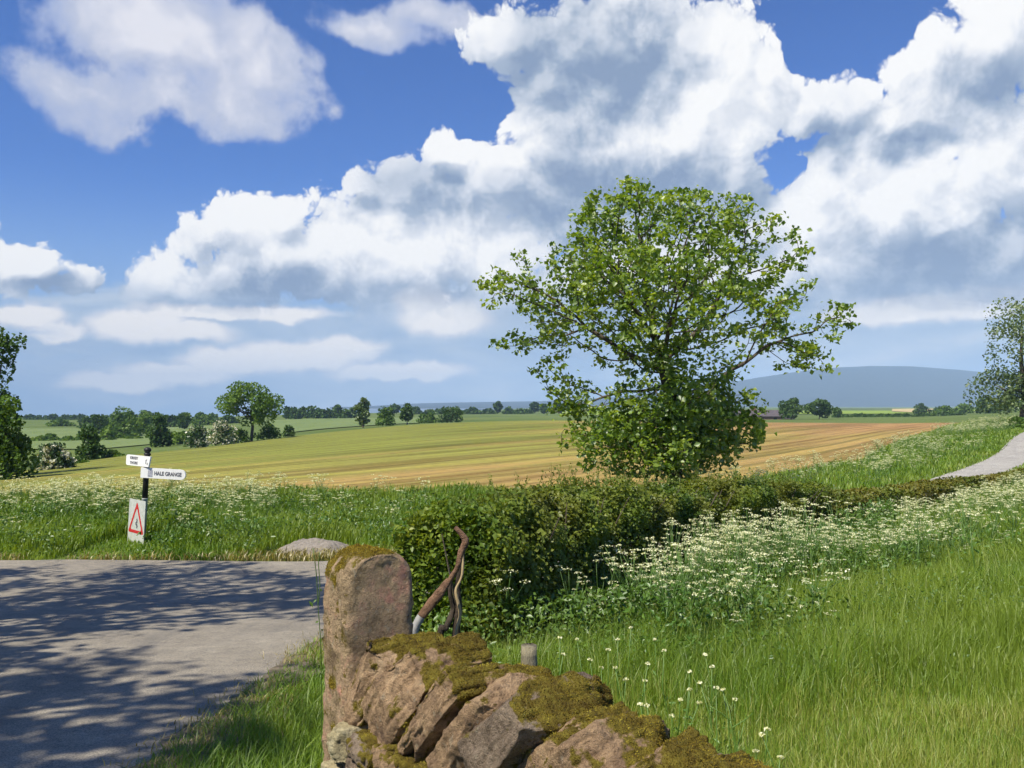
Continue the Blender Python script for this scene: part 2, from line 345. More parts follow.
for _ in range(6):
    g = np.pad(GRID, 2, mode='edge')
    GRID = (g[:-4, 2:-2]+4*g[1:-3, 2:-2]+6*g[2:-2, 2:-2]+4*g[3:-1, 2:-2]+g[4:, 2:-2])/16
    g = np.pad(GRID, 2, mode='edge')
    GRID = (g[2:-2, :-4]+4*g[2:-2, 1:-3]+6*g[2:-2, 2:-2]+4*g[2:-2, 3:-1]+g[2:-2, 4:])/16
def gz(X, Y):
    X = np.asarray(X, float); Y = np.asarray(Y, float); Yc = np.maximum(Y, 1.5); Yu = np.maximum(Y, 3.0)
    a = np.clip((np.log(Yc)-GL[0])/(GL[1]-GL[0]), 0, len(GL)-1.001); b = np.clip((X/Yu-GU[0])/(GU[1]-GU[0]), 0, len(GU)-1.001)
    i = a.astype(int); j = b.astype(int); fa = a-i; fb = b-j
    return (GRID[i, j]*(1-fa)+GRID[i+1, j]*fa)*(1-fb)+(GRID[i, j+1]*(1-fa)+GRID[i+1, j+1]*fa)*fb
def gpt(px, Y, dz=0):
    X = ux(px)*Y; return np.array([X, Y, float(gz(X, Y))+dz])

def axis(n, ext, a=7.0):
    i = np.linspace(-1, 1, n); k = math.log(ext/a+1); return np.sign(i)*a*(np.exp(k*np.abs(i))-1)
ax = axis(371, 6000); ay = axis(371, 6900); ay = ay[ay > -70]
GX, GY = np.meshgrid(ax, ay); gzv = gz(GX.ravel(), GY.ravel())
def grid_faces(nr, nc):
    i = np.arange(nr-1)[:, None]*nc+np.arange(nc-1)[None, :]; i = i.ravel(); return np.stack([i, i+1, i+nc+1, i+nc], 1)
o = mesh('ground', np.stack([GX.ravel(), GY.ravel(), gzv], 1), grid_faces(len(ay), len(ax)), M['ground'], smooth=True)
tag(o, kind='structure')

# roads -------------------------------------------------------------
LANE = np.array([[-6, 11.0], [-2.5, 12.7], [0.6, 15.2], [4.3, 20], [10.6, 25.2], [18.9, 35.1], [27.0, 45.2], [38.2, 61.8], [60, 92], [100, 140]])
def resample(P, step=0.5):
    P = np.asarray(P, float); out = []
    for i in range(len(P)-1):
        p0, p1, p2, p3 = P[max(i-1, 0)], P[i], P[i+1], P[min(i+2, len(P)-1)]
        n = max(2, int(np.linalg.norm(p2-p1)/step))
        for t in np.linspace(0, 1, n, endpoint=False):
            out.append(0.5*((2*p1)+(-p0+p2)*t+(2*p0-5*p1+4*p2-p3)*t*t+(-p0+3*p1-3*p2+p3)*t**3))
    out.append(P[-1]); return np.array(out)
LC = resample(LANE, 0.6)
def lane_dist(X, Y):
    X = np.asarray(X, float).ravel(); Y = np.asarray(Y, float).ravel(); d = np.full(X.shape, 1e9); sd = np.zeros(X.shape)
    A = LC[::3]
    for i in range(len(A)-1):
        v = A[i+1]-A[i]; t = np.clip(((X-A[i, 0])*v[0]+(Y-A[i, 1])*v[1])/(v@v), 0, 1)
        qx = X-A[i, 0]-t*v[0]; qy = Y-A[i, 1]-t*v[1]; dd = np.hypot(qx, qy); m = dd < d
        d[m] = dd[m]; sd[m] = np.sign(v[0]*qy-v[1]*qx)[m]
    return d, sd             # sd > 0: on the field side of the lane
def ribbon(name, C, half, dz, mat, nc=7):
    T = np.gradient(C, axis=0); T /= np.linalg.norm(T, axis=1, keepdims=True); S = np.stack([T[:, 1], -T[:, 0]], 1)
    ww = half+0.12*(n2(C[:, 0], C[:, 1], 0.8, 5)-0.5)
    w2 = half+0.12*(n2(C[:, 0], C[:, 1], 0.8, 9)-0.5)
    rows = []
    for k in np.linspace(-1, 1, nc):
        rows.append(C+S*(np.where(k < 0, w2, ww)*k)[:, None])
    A = np.stack(rows, 1).reshape(-1, 2); z = gz(A[:, 0], A[:, 1])+dz
    kk = np.tile(np.linspace(-1, 1, nc), len(C)); z = z-0.035*kk**2
    return tag(mesh(name, np.column_stack([A, z]), grid_faces(len(C), nc), mat, smooth=True), kind='structure')
def road_right(Y):
    return np.where(Y < 8.0, -1.86, -1.86+0.10*np.maximum(Y-8.0, 0)**2)+0.0
def road_far(X): return 16.45+0.02*np.abs(X+5)+0.16*(n2(X, X*0, 0.7, 3)-0.5)*2
rx = np.linspace(0, 1, 90); ry = np.concatenate([np.linspace(-30, 3, 30), np.linspace(3.4, 16.0, 60)])
V = []
for yy in np.append(ry, 99):
    if yy == 99:
        X = -45+(45+1.2)*rx**0.6; Yr = road_far(X)
    else:
        xr = float(road_right(np.array(yy)))+0.55*(float(n2(yy, 0, 0.9, 11)[0])-0.5)+0.2*(float(n2(yy, 3, 3.0, 12)[0])-0.5); X = -45+(45+xr)*rx**0.6; Yr = np.full_like(X, yy)
    V.append(np.column_stack([X, Yr, gz(X, Yr)+0.035]))
tag(mesh('road', np.concatenate(V), grid_faces(len(ry)+1, 90), M['asphalt'], smooth=True), kind='structure')
# worn, gritty soil along the near road edge
ye = np.linspace(1.2, 10.5, 120); xe = road_right(ye); V = []
for k_, tt in enumerate(np.linspace(0, 1, 7)):
    off = (-0.14+0.34*tt)+np.where(tt < 0.5, -1, 1)*0.42*(n2(ye, 0*ye+k_*0.01+(3 if tt < 0.5 else 8), 2.6, 15)-0.45); X = xe+off
    V.append(np.column_stack([X, ye, gz(X, ye)+0.042+0.010*np.sin(math.pi*tt)]))
tag(mesh('dirt_edge', np.stack(V, 1).reshape(-1, 3), grid_faces(120, 7), M['soil'], smooth=True), kind='structure')
M['lane'] = M['asphalt'].copy(); M['lane'].name = 'pale_lane_asphalt'
rl = [n for n in M['lane'].node_tree.nodes if n.type == 'VALTORGB'][0].color_ramp.elements; rl[0].color = (0.30, 0.285, 0.25, 1); rl[1].color = (0.40, 0.38, 0.335, 1)
ribbon('lane', LC[LC[:, 0] > -0.6], 1.25, 0.075, M['lane'])

# fields ---------------------------------------------------------------
def patch(name, pxs, near, far, mat, dz, nx=160, ny=120):
    px = np.linspace(pxs[0], pxs[-1], nx); yn = np.interp(px, pxs, near); yf = np.interp(px, pxs, far)
    t = np.linspace(0, 1, ny)[:, None]; Y = yn[None]*(yf/yn)[None]**t; X = ux(px)[None]*Y
    V = np.stack([X.ravel(), Y.ravel(), gz(X.ravel(), Y.ravel())+dz*(Y.ravel()/30)**0.5], 1)
    return tag(mesh(name, V, grid_faces(ny, nx), mat, smooth=True), kind='structure')
FPX = [-420, -60, 0, 160, 260, 300, 420, 540, 640, 740, 860, 930, 966]
FN = [27, 26, 26, 26, 26, 26, 26.5, 28, 30.5, 33.5, 46, 76, 112]
FF = [52, 57, 60, 90, 115, 128, 170, 185, 178, 165, 145, 135, 116]
patch('stubble_field', FPX, FN, FF, M['stubble'], 0.05)
patch('pasture', [20, 100, 230], [150, 140, 190], [330, 330, 330], M['green_field'], 0.08, 40, 40)
patch('hillside_pasture', [262, 320, 420], [150, 190, 235], [390, 390, 390], M['green_field'], 0.08, 40, 40)
patch('crop_field', [560, 720, 900, 1000], [420, 420, 420, 460], [700, 700, 690, 690], M['lime_field'], 0.08, 40, 30)
patch('ripe_field', [892, 910, 938], [560, 470, 560], [900, 950, 900], M['tan_field'], 0.16, 20, 20)
patch('hill_foot_field', [800, 900, 1000], [1100, 1050, 1100], [1700, 1700, 1700], M['green_field'], 0.08, 20, 20)

# far hill ----------------------------------------------------------------
HPX = [330, 380, 420, 480, 540, 600, 660, 720, 760, 800, 835, 870, 910, 960, 1000, 1060, 1200, 1400, 1700]
HPY = [408, 405.5, 403.2, 402, 401.2, 398, 392.5, 384, 377, 371, 367.2, 365.6, 365.8, 369.5, 373.5, 379, 388, 396, 406]
px = np.linspace(330, 1700, 260); ys = np.linspace(3400, 6600, 40)
U, Yh = np.meshgrid(ux(px), ys); top = np.interp(px, HPX, HPY)
t = (Yh-3400)/1600; prof = np.where(t < 1, sstep(0, 1, t)*0.55+0.45*np.clip(t, 0, 1)**2, sstep(2, 1, t))
Zt = (HZ-top)[None]/F*5000; Zb = -14
zh = Zb+(Zt-Zb)*prof*(1+0.10*(n2(U.ravel()*Yh.ravel(), Yh.ravel(), 0.0022, 4).reshape(U.shape)-0.5)*np.clip(1-t, 0, 1)*4)
tag(mesh('hill', np.stack([(U*Yh).ravel(), Yh.ravel(), zh.ravel()], 1), grid_faces(40, 260), M['moor'], smooth=True), kind='structure')

# ------------------------------------------------------------------ trees
def grow(base, trunk, attr_pts, step, kill, iters=120, r=rng, infl=1e9):
    nodes = [np.asarray(base, float)]; par = [-1]
    for p in trunk:
        a = nodes[-1]; n = max(1, int(np.linalg.norm(np.asarray(p)-a)/step))
        for k in range(1, n+1):
            nodes.append(a+(np.asarray(p)-a)*k/n); par.append(len(nodes)-2)
    A = np.asarray(attr_pts, float); alive = np.ones(len(A), bool)
    Nn = np.array(nodes); first_ok = max(1, len(nodes)//3)
    dist = np.full(len(A), 1e9); near = np.zeros(len(A), int)
    start = first_ok
    for it in range(iters):
        for j in range(start, len(Nn)):
            d = np.linalg.norm(A-Nn[j], axis=1); m = d < dist; dist[m] = d[m]; near[m] = j
        start = len(Nn)
        alive &= dist > kill
        if not alive.any(): break
        new = []; newp = []
        ids = np.nonzero(alive & (dist < infl))[0]
        for j in np.unique(near[ids]):
            mine = ids[near[ids] == j]
            v = A[mine]-Nn[j]; v /= np.linalg.norm(v, axis=1, keepdims=True); v = v.mean(0)
            if par[j] >= 0:
                pv = Nn[j]-Nn[par[j]]; v = v+0.35*pv/max(np.linalg.norm(pv), 1e-6)
            v = v+0.18*r.normal(size=3); L = np.linalg.norm(v)
            if L < 1e-6: continue
            new.append(Nn[j]+v/L*step); newp.append(int(j))
        if not new: break
        Nn = np.concatenate([Nn, np.array(new)]); par += newp
    return Nn, np.array(par)

def skeleton_geo(Nn, par, r_tip, r_base, power=2.2, jitter=0.0):
    n = len(Nn); kids = [[] for _ in range(n)]
    for i, p in enumerate(par):
        if p >= 0: kids[p].append(i)
    w = np.zeros(n)
    for i in range(n-1, -1, -1):
        w[i] += 1.0 if not kids[i] else 0.02
        if par[i] >= 0: w[par[i]] += w[i]
    rad = np.maximum(r_tip, r_base*(w/w[0])**(1/power))
    G = Geo(); tips = [i for i in range(n) if not kids[i]]
    big = [(max(kids[i], key=lambda k: w[k]) if kids[i] else -1) for i in range(n)]
    starts = [0]+[k for i in range(n) for k in kids[i] if k != big[i]]
    for s in starts:
        chain = [s]; rr = [rad[s]]
        if par[s] >= 0: chain = [par[s], s]; rr = [rad[s], rad[s]]
        while big[chain[-1]] >= 0: chain.append(big[chain[-1]]); rr.append(rad[chain[-1]])
        P = Nn[chain].copy()
        if len(P) > 3: P[1:-1] = 0.5*P[1:-1]+0.25*(P[:-2]+P[2:])
        V, Fc = tube_geo(P, rr, 9 if max(rr) > 0.1 else (6 if max(rr) > 0.03 else 4)); G.add(V, Fc)
    return G, rad, tips

def ell_pts(ells, n, r=rng, shell=0.0):
    """points in a union of ellipsoids (cx,cy,cz,rx,ry,rz); shell>0 keeps them near the surface"""
    E = np.array(ells, float); vol = E[:, 3]*E[:, 4]*E[:, 5]; vol = vol**(0.8); k = r.choice(len(E), n, p=vol/vol.sum())
    d = r.normal(size=(n, 3)); d /= np.linalg.norm(d, axis=1, keepdims=True)
    q = r.uniform(0, 1, n)**(1/3); q = shell+(1-shell)*q
    return E[k, :3]+E[k, 3:]*d*q[:, None]

# the big tree behind the hedge --------------------------------------------
def big_tree():
    r = np.random.default_rng(21); Y0 = 25.0; b = gpt(676, Y0)
    s = Y0/F
    def e(px, py, rx, ry, dy=0, ry_d=None):
        c = at(px, py, Y0); return (c[0], Y0+dy, c[2], rx*s, (ry_d or 0.5*(rx+ry))*s*1.1, ry*s)
    ells = [e(640, 255, 88, 64), e(628, 212, 50, 32), e(690, 215, 50, 34, 0.6), e(735, 225, 48, 32), e(540, 280, 48, 36), e(512, 322, 32, 44, -0.5), e(500, 285, 18, 16),
            e(560, 345, 44, 40, 0.4), e(770, 300, 50, 48), e(842, 318, 30, 12), e(815, 300, 26, 22), e(795, 352, 40, 24, -0.3), e(700, 310, 80, 60, -1.2), e(610, 320, 70, 55, 1.0),
            e(655, 300, 90, 60, -2.0), e(662, 400, 62, 45, -0.8), e(600, 430, 42, 40, -0.4), e(655, 445, 55, 36, -1), e(722, 425, 42, 44, 0.2), e(575, 395, 34, 30, 0.3), e(745, 390, 26, 26),
            e(790, 250, 10, 28), e(553, 240, 10, 18)]
    A = ell_pts(ells, 4200, r)
    nz = fbm(A*0.85, 3, 2); A = A[nz > 0.463]
    c = lambda px, py, dy=0: at(px, py, Y0+dy)
    Nn, par = grow(b-np.array([0, 0, 0.1]), [c(674, 440), c(672, 400), c(664, 368)], A, 0.20, 0.28, 200, r)
    root = empty('sycamore_tree', b, 'large spreading bright green tree behind the hedge, in front of the stubble field', 'tree')
    G, rad, tips = skeleton_geo(Nn, par, 0.008, 0.225, 1.95)
    G.build('trunk', M['bark'], root, True, origin=b)
    thin = np.nonzero(rad < 0.022)[0]; tipset = np.array(tips)
    k_t = r.integers(16, 28, len(tipset))
    src = np.repeat(tipset, k_t); extra = r.choice(thin, int(len(thin)*2.5)); src = np.concatenate([src, extra])
    L = Nn[src]+r.normal(size=(len(src), 3))*np.array([0.14, 0.14, 0.09])
    clump = r.uniform(0, 1, len(Nn))
    # low epicormic growth is denser
    low = ell_pts([e(668, 412, 56, 52, -0.7), e(632, 440, 58, 36, -0.6), e(710, 430, 50, 42, -0.3), e(668, 468, 30, 20, -0.6), e(600, 425, 36, 30), e(690, 365, 60, 30, -0.5)], 12500, r); low = low[fbm(low*1.5, 8, 2) > 0.48]
    rn = np.clip(0.62*clump[src]+0.38*r.uniform(0, 1, len(src)), 0, 1)
    L = np.concatenate([L, low]); rn = np.concatenate([rn, np.clip(fbm(low*2.2, 19, 2)*1.6-0.60+0.3*r.uniform(0, 1, len(low)), 0, 0.8)])
    sz = r.uniform(0.09, 0.205, len(L))
    V, Fc, a = leaf_geo(L-b, sz, rn, 0.75, 0.3, 0.8, r)
    mesh('crown', V, Fc, M['leaf_big'], root, {'rnd': a})
    print('big tree', len(Nn), len(L))
big_tree()

# trees by the roadside outside the frame, whose crowns shade the road -----------
def shade_tree(x, y, rad, h0, h1, seed, label):
    r = np.random.default_rng(seed); z = float(gz(x, y)); b = np.array([x, y, z])
    ells = []
    for k in range(15):
        a = r.uniform(0, 6.28); q = rad*math.sqrt(r.uniform(0, 1))*0.72; zz = r.uniform(h0, h1)
        ells.append((x+q*math.cos(a), y+q*math.sin(a), z+zz, rad*0.36, rad*0.36, rad*0.28))
    A = ell_pts(ells, 800, r)
    Nn, par = grow(b-np.array([0, 0, 0.1]), [b+np.array([0.1, 0, h0*0.5]), b+np.array([0.3, 0.1, h0*0.9])], A, 0.42, 0.6, 120, r)
    root = empty('roadside_tree', b, label, 'tree', None)
    G, rd, tips = skeleton_geo(Nn, par, 0.014, 0.3, 2.3); G.build('trunk', M['bark'], root, True, origin=b)
    src = np.concatenate([np.repeat(tips, 42), r.choice(len(Nn), len(Nn)*6)])
    L = Nn[src]+r.normal(size=(len(src), 3))*0.26; L = L[L[:, 2] > z+h0*0.75]
    V, Fc, a = leaf_geo(L-b, r.uniform(0.13, 0.26, len(L)), r.uniform(0, 1, len(L)), 0.7, 0.25, 0.8, r)
    mesh('crown', V, Fc, M['leaf_shade'], root, {'rnd': a})
shade_tree(-10.9, 5.6, 5.2, 4.0, 11.5, 31, 'tall leafy roadside tree shading the junction from the left')
shade_tree(-8.3, -0.6, 4.0, 4.0, 10.5, 35, 'leafy roadside tree shading the near part of the road')
shade_tree(-16.0, 6.6, 5.0, 3.5, 11.0, 37, 'leafy roadside tree farthest from the road junction')

# generic smaller / farther trees ------------------------------------------------
def tree(name, px, py0, Y, wpx, hpx, mat, label, cat='tree', group=None, n=1500, leaf=None, trunk_frac=0.2, seed=None, shape='round', dz=None, skew=0, gaps=0.0, blossom=0.0):
    r = np.random.default_rng(seed if seed is not None else int(px*13+Y)); s = Y/F
    X = ux(px)*Y; zg = float(gz(X, Y)); zb = (HZ-py0)/F*Y if dz is None else zg+dz
    b = np.array([X, Y, zg]); H = max(hpx*s+(zb-b[2]), 0.6*hpx*s); W = wpx*s
    root = empty(name, b, label, cat, group)
    cz0, cz1 = H*trunk_frac, H; nb = 13; ells = []
    for k in range(nb):
        t = r.uniform(0, 1)
        wr = {'round': math.sin(math.pi*(0.18+0.72*t)), 'bush': 1.0-0.55*t*t, 'tall': 0.55+0.45*math.sin(math.pi*t)}[shape]
        a = r.uniform(0, 6.28); q = math.sqrt(r.uniform(0.05, 1))*W*0.5*0.68*wr
        er = r.uniform(0.26, 0.40)*min(W*0.5, (cz1-cz0)*0.62)
        zc = cz0+er*0.7+(cz1-cz0-1.5*er)*t
        ells.append((q*math.cos(a)+skew*W*(t-0.3), q*math.sin(a), zc, er*1.25, er*1.25, er*0.95))
    ells.append((0, 0, cz0+(cz1-cz0)*0.5, W*0.27, W*0.27, (cz1-cz0)*0.38))
    if shape == 'bush':
        for k in range(7):
            a = k*0.9+r.uniform(0, .5); q = W*r.uniform(0.22, 0.36); ells.append((q*math.cos(a), q*math.sin(a), H*0.20, W*0.17, W*0.17, H*0.24))
    P = ell_pts(ells, n, r, 0.35)
    if gaps > 0: P = P[fbm(P*(3.0/max(W, 0.5)), seed or 5, 2) > gaps]
    P = P[P[:, 2] > 0.02*H]
    lf = leaf if leaf else max(0.12, 2.6*s)
    cl = fbm(P*(4.0/W), int(px), 2); rn = np.clip(0.2+(cl-0.5)*1.6+0.55*r.uniform(0, 1, len(P)), 0, 1)
    if blossom > 0:
        fl = (fbm(P*(5.0/W), int(px)+9, 2)+0.15*r.uniform(-1, 1, len(P))) > (1-blossom)
        rn = np.where(fl, 0.6+0.4*r.uniform(0, 1, len(P)), rn*0.5)
    V, Fc, a = leaf_geo(P, r.uniform(0.7, 1.3, len(P))*lf, rn, 0.5, 0.3, 0.85, r)
    mesh('crown', V, Fc, mat, root, {'rnd': a})
    G = Geo(); rt = max(0.05, 0.022*H)
    V, Fc = tube_geo([[0, 0, -0.2], [0.02*W, 0, H*0.22], [0.0, 0.01*W, H*0.5], [skew*W*0.3, 0, H*0.8]], [rt*1.25, rt, rt*0.7, rt*0.15], 7); G.add(V, Fc)
    for el in ells[:8]:
        p0 = np.array([0, 0, H*r.uniform(0.2, 0.45)]); p1 = np.array(el[:3]); mid = 0.5*(p0+p1)+np.array([0, 0, -0.06*H])*r.uniform(0, 1)
        V, Fc = tube_geo([p0, mid, p1], [rt*0.5, rt*0.33, rt*0.1], 5); G.add(V, Fc)
    G.build('trunk', M['bark'], root, True)
    return root

tree('leafy_tree', -14, 476, 52, 96, 175, M['leaf_dark'], 'dark sparse tree reaching in at the left edge of the view', n=4200, leaf=0.24, trunk_frac=0.3, seed=3, gaps=0.42, shape='round')
tree('dense_bush', 0, 474, 48, 74, 80, M['leaf_mid'], 'dense rounded green tree-bush under the dark tree at left edge', 'bush', n=5200, leaf=0.22, trunk_frac=0.02, seed=4, shape='bush')
tree('hawthorn_bush', 52, 470, 62, 44, 30, M['hawthorn'], 'white blossoming hawthorn bush beside the dense bush at the left', 'bush', 'blossoming hawthorns', n=2600, leaf=0.2, trunk_frac=0.02, seed=5, shape='bush', blossom=0.42)
tree('round_bush', 90, 466, 82, 30, 40, M['leaf_dark'], 'dark rounded bush left of the fingerpost, beyond the field edge', 'bush', n=1800, leaf=0.28, trunk_frac=0.03, seed=6, shape='bush')
tree('low_bush', 72, 470, 72, 36, 12, M['leaf_mid'], 'low green bush between the blossoming hawthorn and the dark bush', 'bush', n=900, leaf=0.22, trunk_frac=0.02, seed=61, shape='bush')
tree('low_bush', 112, 462, 84, 28, 12, M['leaf_mid'], 'low green bush at the field edge just left of the signpost arm', 'bush', n=800, leaf=0.25, trunk_frac=0.02, seed=62, shape='bush')
tree('field_tree', 124, 441, 230, 44, 34, M['leaf_mid'], 'broad green tree across the valley above the fingerpost', n=1600, leaf=0.7, trunk_frac=0.05, seed=7, shape='bush')
tree('field_tree', 100, 441, 260, 30, 26, M['leaf_dark'], 'dark tree left of the broad tree across the valley', n=1200, leaf=0.7, trunk_frac=0.05, seed=71, shape='bush')
tree('field_tree', 143, 440, 250, 22, 26, M['leaf_mid'], 'small tree between the two larger trees across the valley', n=900, leaf=0.7, trunk_frac=0.05, seed=72, shape='bush')
tree('field_tree', 160, 446, 140, 26, 34, M['leaf_dark'], 'dark tall bush right of the fingerpost top, at the field edge', n=1700, leaf=0.45, trunk_frac=0.05, seed=8, shape='bush')
tree('field_tree', 184, 437, 300, 22, 25, M['leaf_dark'], 'distant dark tree between the tall bush and the hawthorns', n=900, leaf=0.8, trunk_frac=0.12, seed=9)
tree('low_bush', 180, 444, 150, 24, 13, M['leaf_mid'], 'low green bush to the left of the reddish hawthorn', 'bush', n=900, leaf=0.4, trunk_frac=0.02, seed=10, shape='bush')
tree('hawthorn_bush', 198, 445, 108, 28, 20, M['hawthorn'], 'darker hawthorn with few blossoms left of its whiter neighbour', 'bush', 'blossoming hawthorns', n=1500, leaf=0.28, trunk_frac=0.02, seed=11, shape='bush', blossom=0.36)
tree('hawthorn_bush', 222, 442, 112, 34, 23, M['hawthorn'], 'creamy white blossoming hawthorn just left of the spreading field tree', 'bush', 'blossoming hawthorns', n=1800, leaf=0.28, trunk_frac=0.02, seed=12, shape='bush', blossom=0.5)
tree('spreading_tree', 251, 438, 120, 84, 62, M['leaf_mid'], 'spreading dark-trunked tree standing on the far field edge at left', n=5200, leaf=0.36, trunk_frac=0.24, seed=19, skew=0.12, gaps=0.40)
tree('low_bush', 240, 440, 118, 22, 12, M['leaf_dark'], 'dark low bush at the foot of the spreading tree', 'bush', n=700, leaf=0.3, trunk_frac=0.02, seed=14, shape='bush')
tree('low_bush', 268, 438, 124, 30, 16, M['leaf_mid'], 'grey green bush right of the spreading tree trunk', 'bush', n=900, leaf=0.32, trunk_frac=0.02, seed=15, shape='bush')
tree('low_bush', 288, 434, 132, 14, 10, M['leaf_dark'], 'small dark bush on the field edge right of the spreading tree', 'bush', n=400, leaf=0.32, trunk_frac=0.02, seed=16, shape='bush')
tree('slender_tree', 363, 427, 175, 20, 31, M['leaf_pale'], 'slender pale green tree on the crest of the field', n=1300, leaf=0.5, trunk_frac=0.08, seed=17, shape='tall')
tree('crest_bush', 386, 426, 185, 22, 20, M['leaf_mid'], 'rough green bush just right of the slender pale tree', 'bush', n=900, leaf=0.5, trunk_frac=0.03, seed=18, shape='bush')
tree('crest_bush', 407, 425, 190, 18, 22, M['leaf_dark'], 'upright thin dark bush farther right on the field crest', 'bush', n=800, leaf=0.5, trunk_frac=0.03, seed=20, shape='tall', gaps=0.4)
tree('crest_tree', 450, 424, 230, 30, 20, M['leaf_dark'], 'low dark tree standing alone on the middle skyline', n=1000, leaf=0.6, trunk_frac=0.05, seed=22, shape='bush')
tree('crest_bush', 428, 423, 240, 26, 12, M['leaf_mid'], 'flat green bush left of the low dark skyline tree', 'bush', n=700, leaf=0.6, trunk_frac=0.03, seed=24, shape='bush')

rr = np.random.default_rng(5)
for k, x in enumerate(np.linspace(288, 352, 9)):
    tree('skyline_tree', x+rr.uniform(-2, 2), 419, 420+rr.uniform(-15, 15), rr.uniform(13, 18), rr.uniform(11, 15), M['leaf_dark'], 'dark rounded tree in the row above the far green slope', 'tree', 'trees in the row above the green slope', n=350, leaf=1.5, trunk_frac=0.05, seed=100+k, shape='bush')
for k, x in enumerate(np.linspace(396, 556, 17)):
    hh = rr.choice([8, 9, 11, 14, 16], p=[.3, .3, .2, .1, .1])
    tree('skyline_tree', x+rr.uniform(-4, 4), 417.5, 560+rr.uniform(-30, 30), rr.uniform(11, 19), hh, M['leaf_dark'], 'small far tree in the row along the middle horizon', 'tree', 'far trees along the middle horizon', n=320, leaf=1.9, trunk_frac=0.08, seed=130+k, shape='bush' if hh < 12 else 'round')
for k, x in enumerate(np.linspace(30, 80, 7)):
    tree('skyline_tree', x+rr.uniform(-3, 3), 430, 620, rr.uniform(13, 18), rr.uniform(7, 10), M['leaf_dark'], 'far dark tree in the wood on the left skyline', 'tree', 'trees of the wood on the left skyline', n=260, leaf=2.0, trunk_frac=0.05, seed=160+k, shape='bush')
for k, x in enumerate(np.linspace(85, 215, 13)):
    tree('skyline_tree', x+rr.uniform(-4, 4), 428+rr.uniform(-1, 1), 480+rr.uniform(-30, 30), rr.uniform(12, 20), rr.uniform(8, 18), M['leaf_dark'], 'far tree on the ridge behind the valley pasture', 'tree', 'far trees on the ridge behind the pasture', n=320, leaf=1.6, trunk_frac=0.05, seed=180+k, shape='bush')
for k, (x, y0, Yt, w, h, mt, lb) in enumerate([(92, 436, 330, 34, 22, 'leaf_dark', 'broad dark tree left of the broad green tree, farther back'), (146, 434, 340, 30, 24, 'leaf_mid', 'rounded green tree behind the signpost top, across the valley'), (170, 434, 350, 26, 20, 'leaf_dark', 'dark rounded tree standing behind the tall bush by the sign'),
        (204, 432, 360, 28, 19, 'leaf_mid', 'green tree behind the darker hawthorn, across the valley'), (228, 430, 370, 26, 16, 'leaf_dark', 'dark tree behind the creamy hawthorn, on the far slope'), (116, 432, 420, 36, 20, 'leaf_dark', 'dark tree crowning the far ridge above the broad green tree'), (60, 434, 380, 30, 14, 'leaf_mid', 'low green tree far behind the white hawthorn at left')]):
    tree('valley_tree', x, y0, Yt, w, h, M[mt], lb, n=900, leaf=0.95, trunk_frac=0.04, seed=300+k, shape='bush')
# hedgerow bushes in the valley
for k, x in enumerate(np.linspace(20, 235, 14)):
    tree('hedgerow_bush', x+rr.uniform(-5, 5), 443-6*(k/13), 205+rr.uniform(-10, 10), rr.uniform(18, 26), rr.uniform(6, 10), M['leaf_mid'], 'low hedgerow bush along the near side of the valley pasture', 'bush', 'hedgerow bushes below the valley pasture', n=300, leaf=0.7, trunk_frac=0.02, seed=210+k, shape='bush')
# right-hand side
tree('round_tree', 791, 423, 236, 36, 25, M['leaf_dark'], 'dark round tree beside the farm buildings, left of its twin', 'tree', None, n=1600, leaf=0.6, trunk_frac=0.1, seed=230)
tree('round_tree', 819, 423, 240, 38, 25, M['leaf_dark'], 'dark round tree right of its twin near the farm buildings', 'tree', None, n=1800, leaf=0.6, trunk_frac=0.1, seed=231)
tree('thin_tree', 838, 421, 275, 12, 15, M['leaf_dark'], 'thin small tree to the right of the two dark round trees', 'tree', None, n=350, leaf=0.6, trunk_frac=0.15, seed=232, shape='tall')
tree('round_bush', 762, 421, 280, 22, 13, M['leaf_dark'], 'dark bush behind the farm buildings and the big tree', 'bush', n=600, leaf=0.6, trunk_frac=0.05, seed=233, shape='bush')
for k, x in enumerate(np.linspace(836, 960, 15)):
    tree('hedgerow_bush', x+rr.uniform(-2, 2), 419.5, 300+rr.uniform(-10, 10), rr.uniform(12, 16), rr.uniform(4.5, 7), M['leaf_dark'], 'low hedgerow bush along the far edge of the stubble field', 'bush', 'hedgerow bushes behind the stubble field', n=240, leaf=0.7, trunk_frac=0.02, seed=240+k, shape='bush')
for k, (x, w, h, Yt) in enumerate([(921, 20, 14, 420), (945, 26, 12, 330), (938, 16, 9, 500), (962, 22, 14, 360), (985, 30, 20, 300), (1008, 26, 24, 280), (1035, 34, 26, 280)]):
    tree('wood_tree', x, 417, Yt, w, h, M['leaf_mid' if k % 2 else 'leaf_dark'], ['pale rounded tree at the start of the far wood', 'spreading bush before the far wood', 'tiny tree between two larger ones before the wood', 'green tree in front of the far wood', 'dark tree below the hanging branch of the ash', 'taller green tree behind the right hand tree', 'green tree at the right frame edge behind the ash'][k], 'tree', 'trees of the wood on the right', n=600, leaf=0.9, trunk_frac=0.05, seed=260+k, shape='bush')
tree('ash_tree', 1022, 420, 80, 128, 124, M['leaf_pale'], 'pale greyish green airy tree beside the lane at the right edge', n=8500, leaf=0.25, trunk_frac=0.10, seed=28, gaps=0.44)
tree('verge_bush', 1022, 436, 72, 50, 20, M['leaf_mid'], 'bright green bush on the lane bend below the airy tree', 'bush', n=1800, leaf=0.2, trunk_frac=0.02, seed=29, shape='bush')

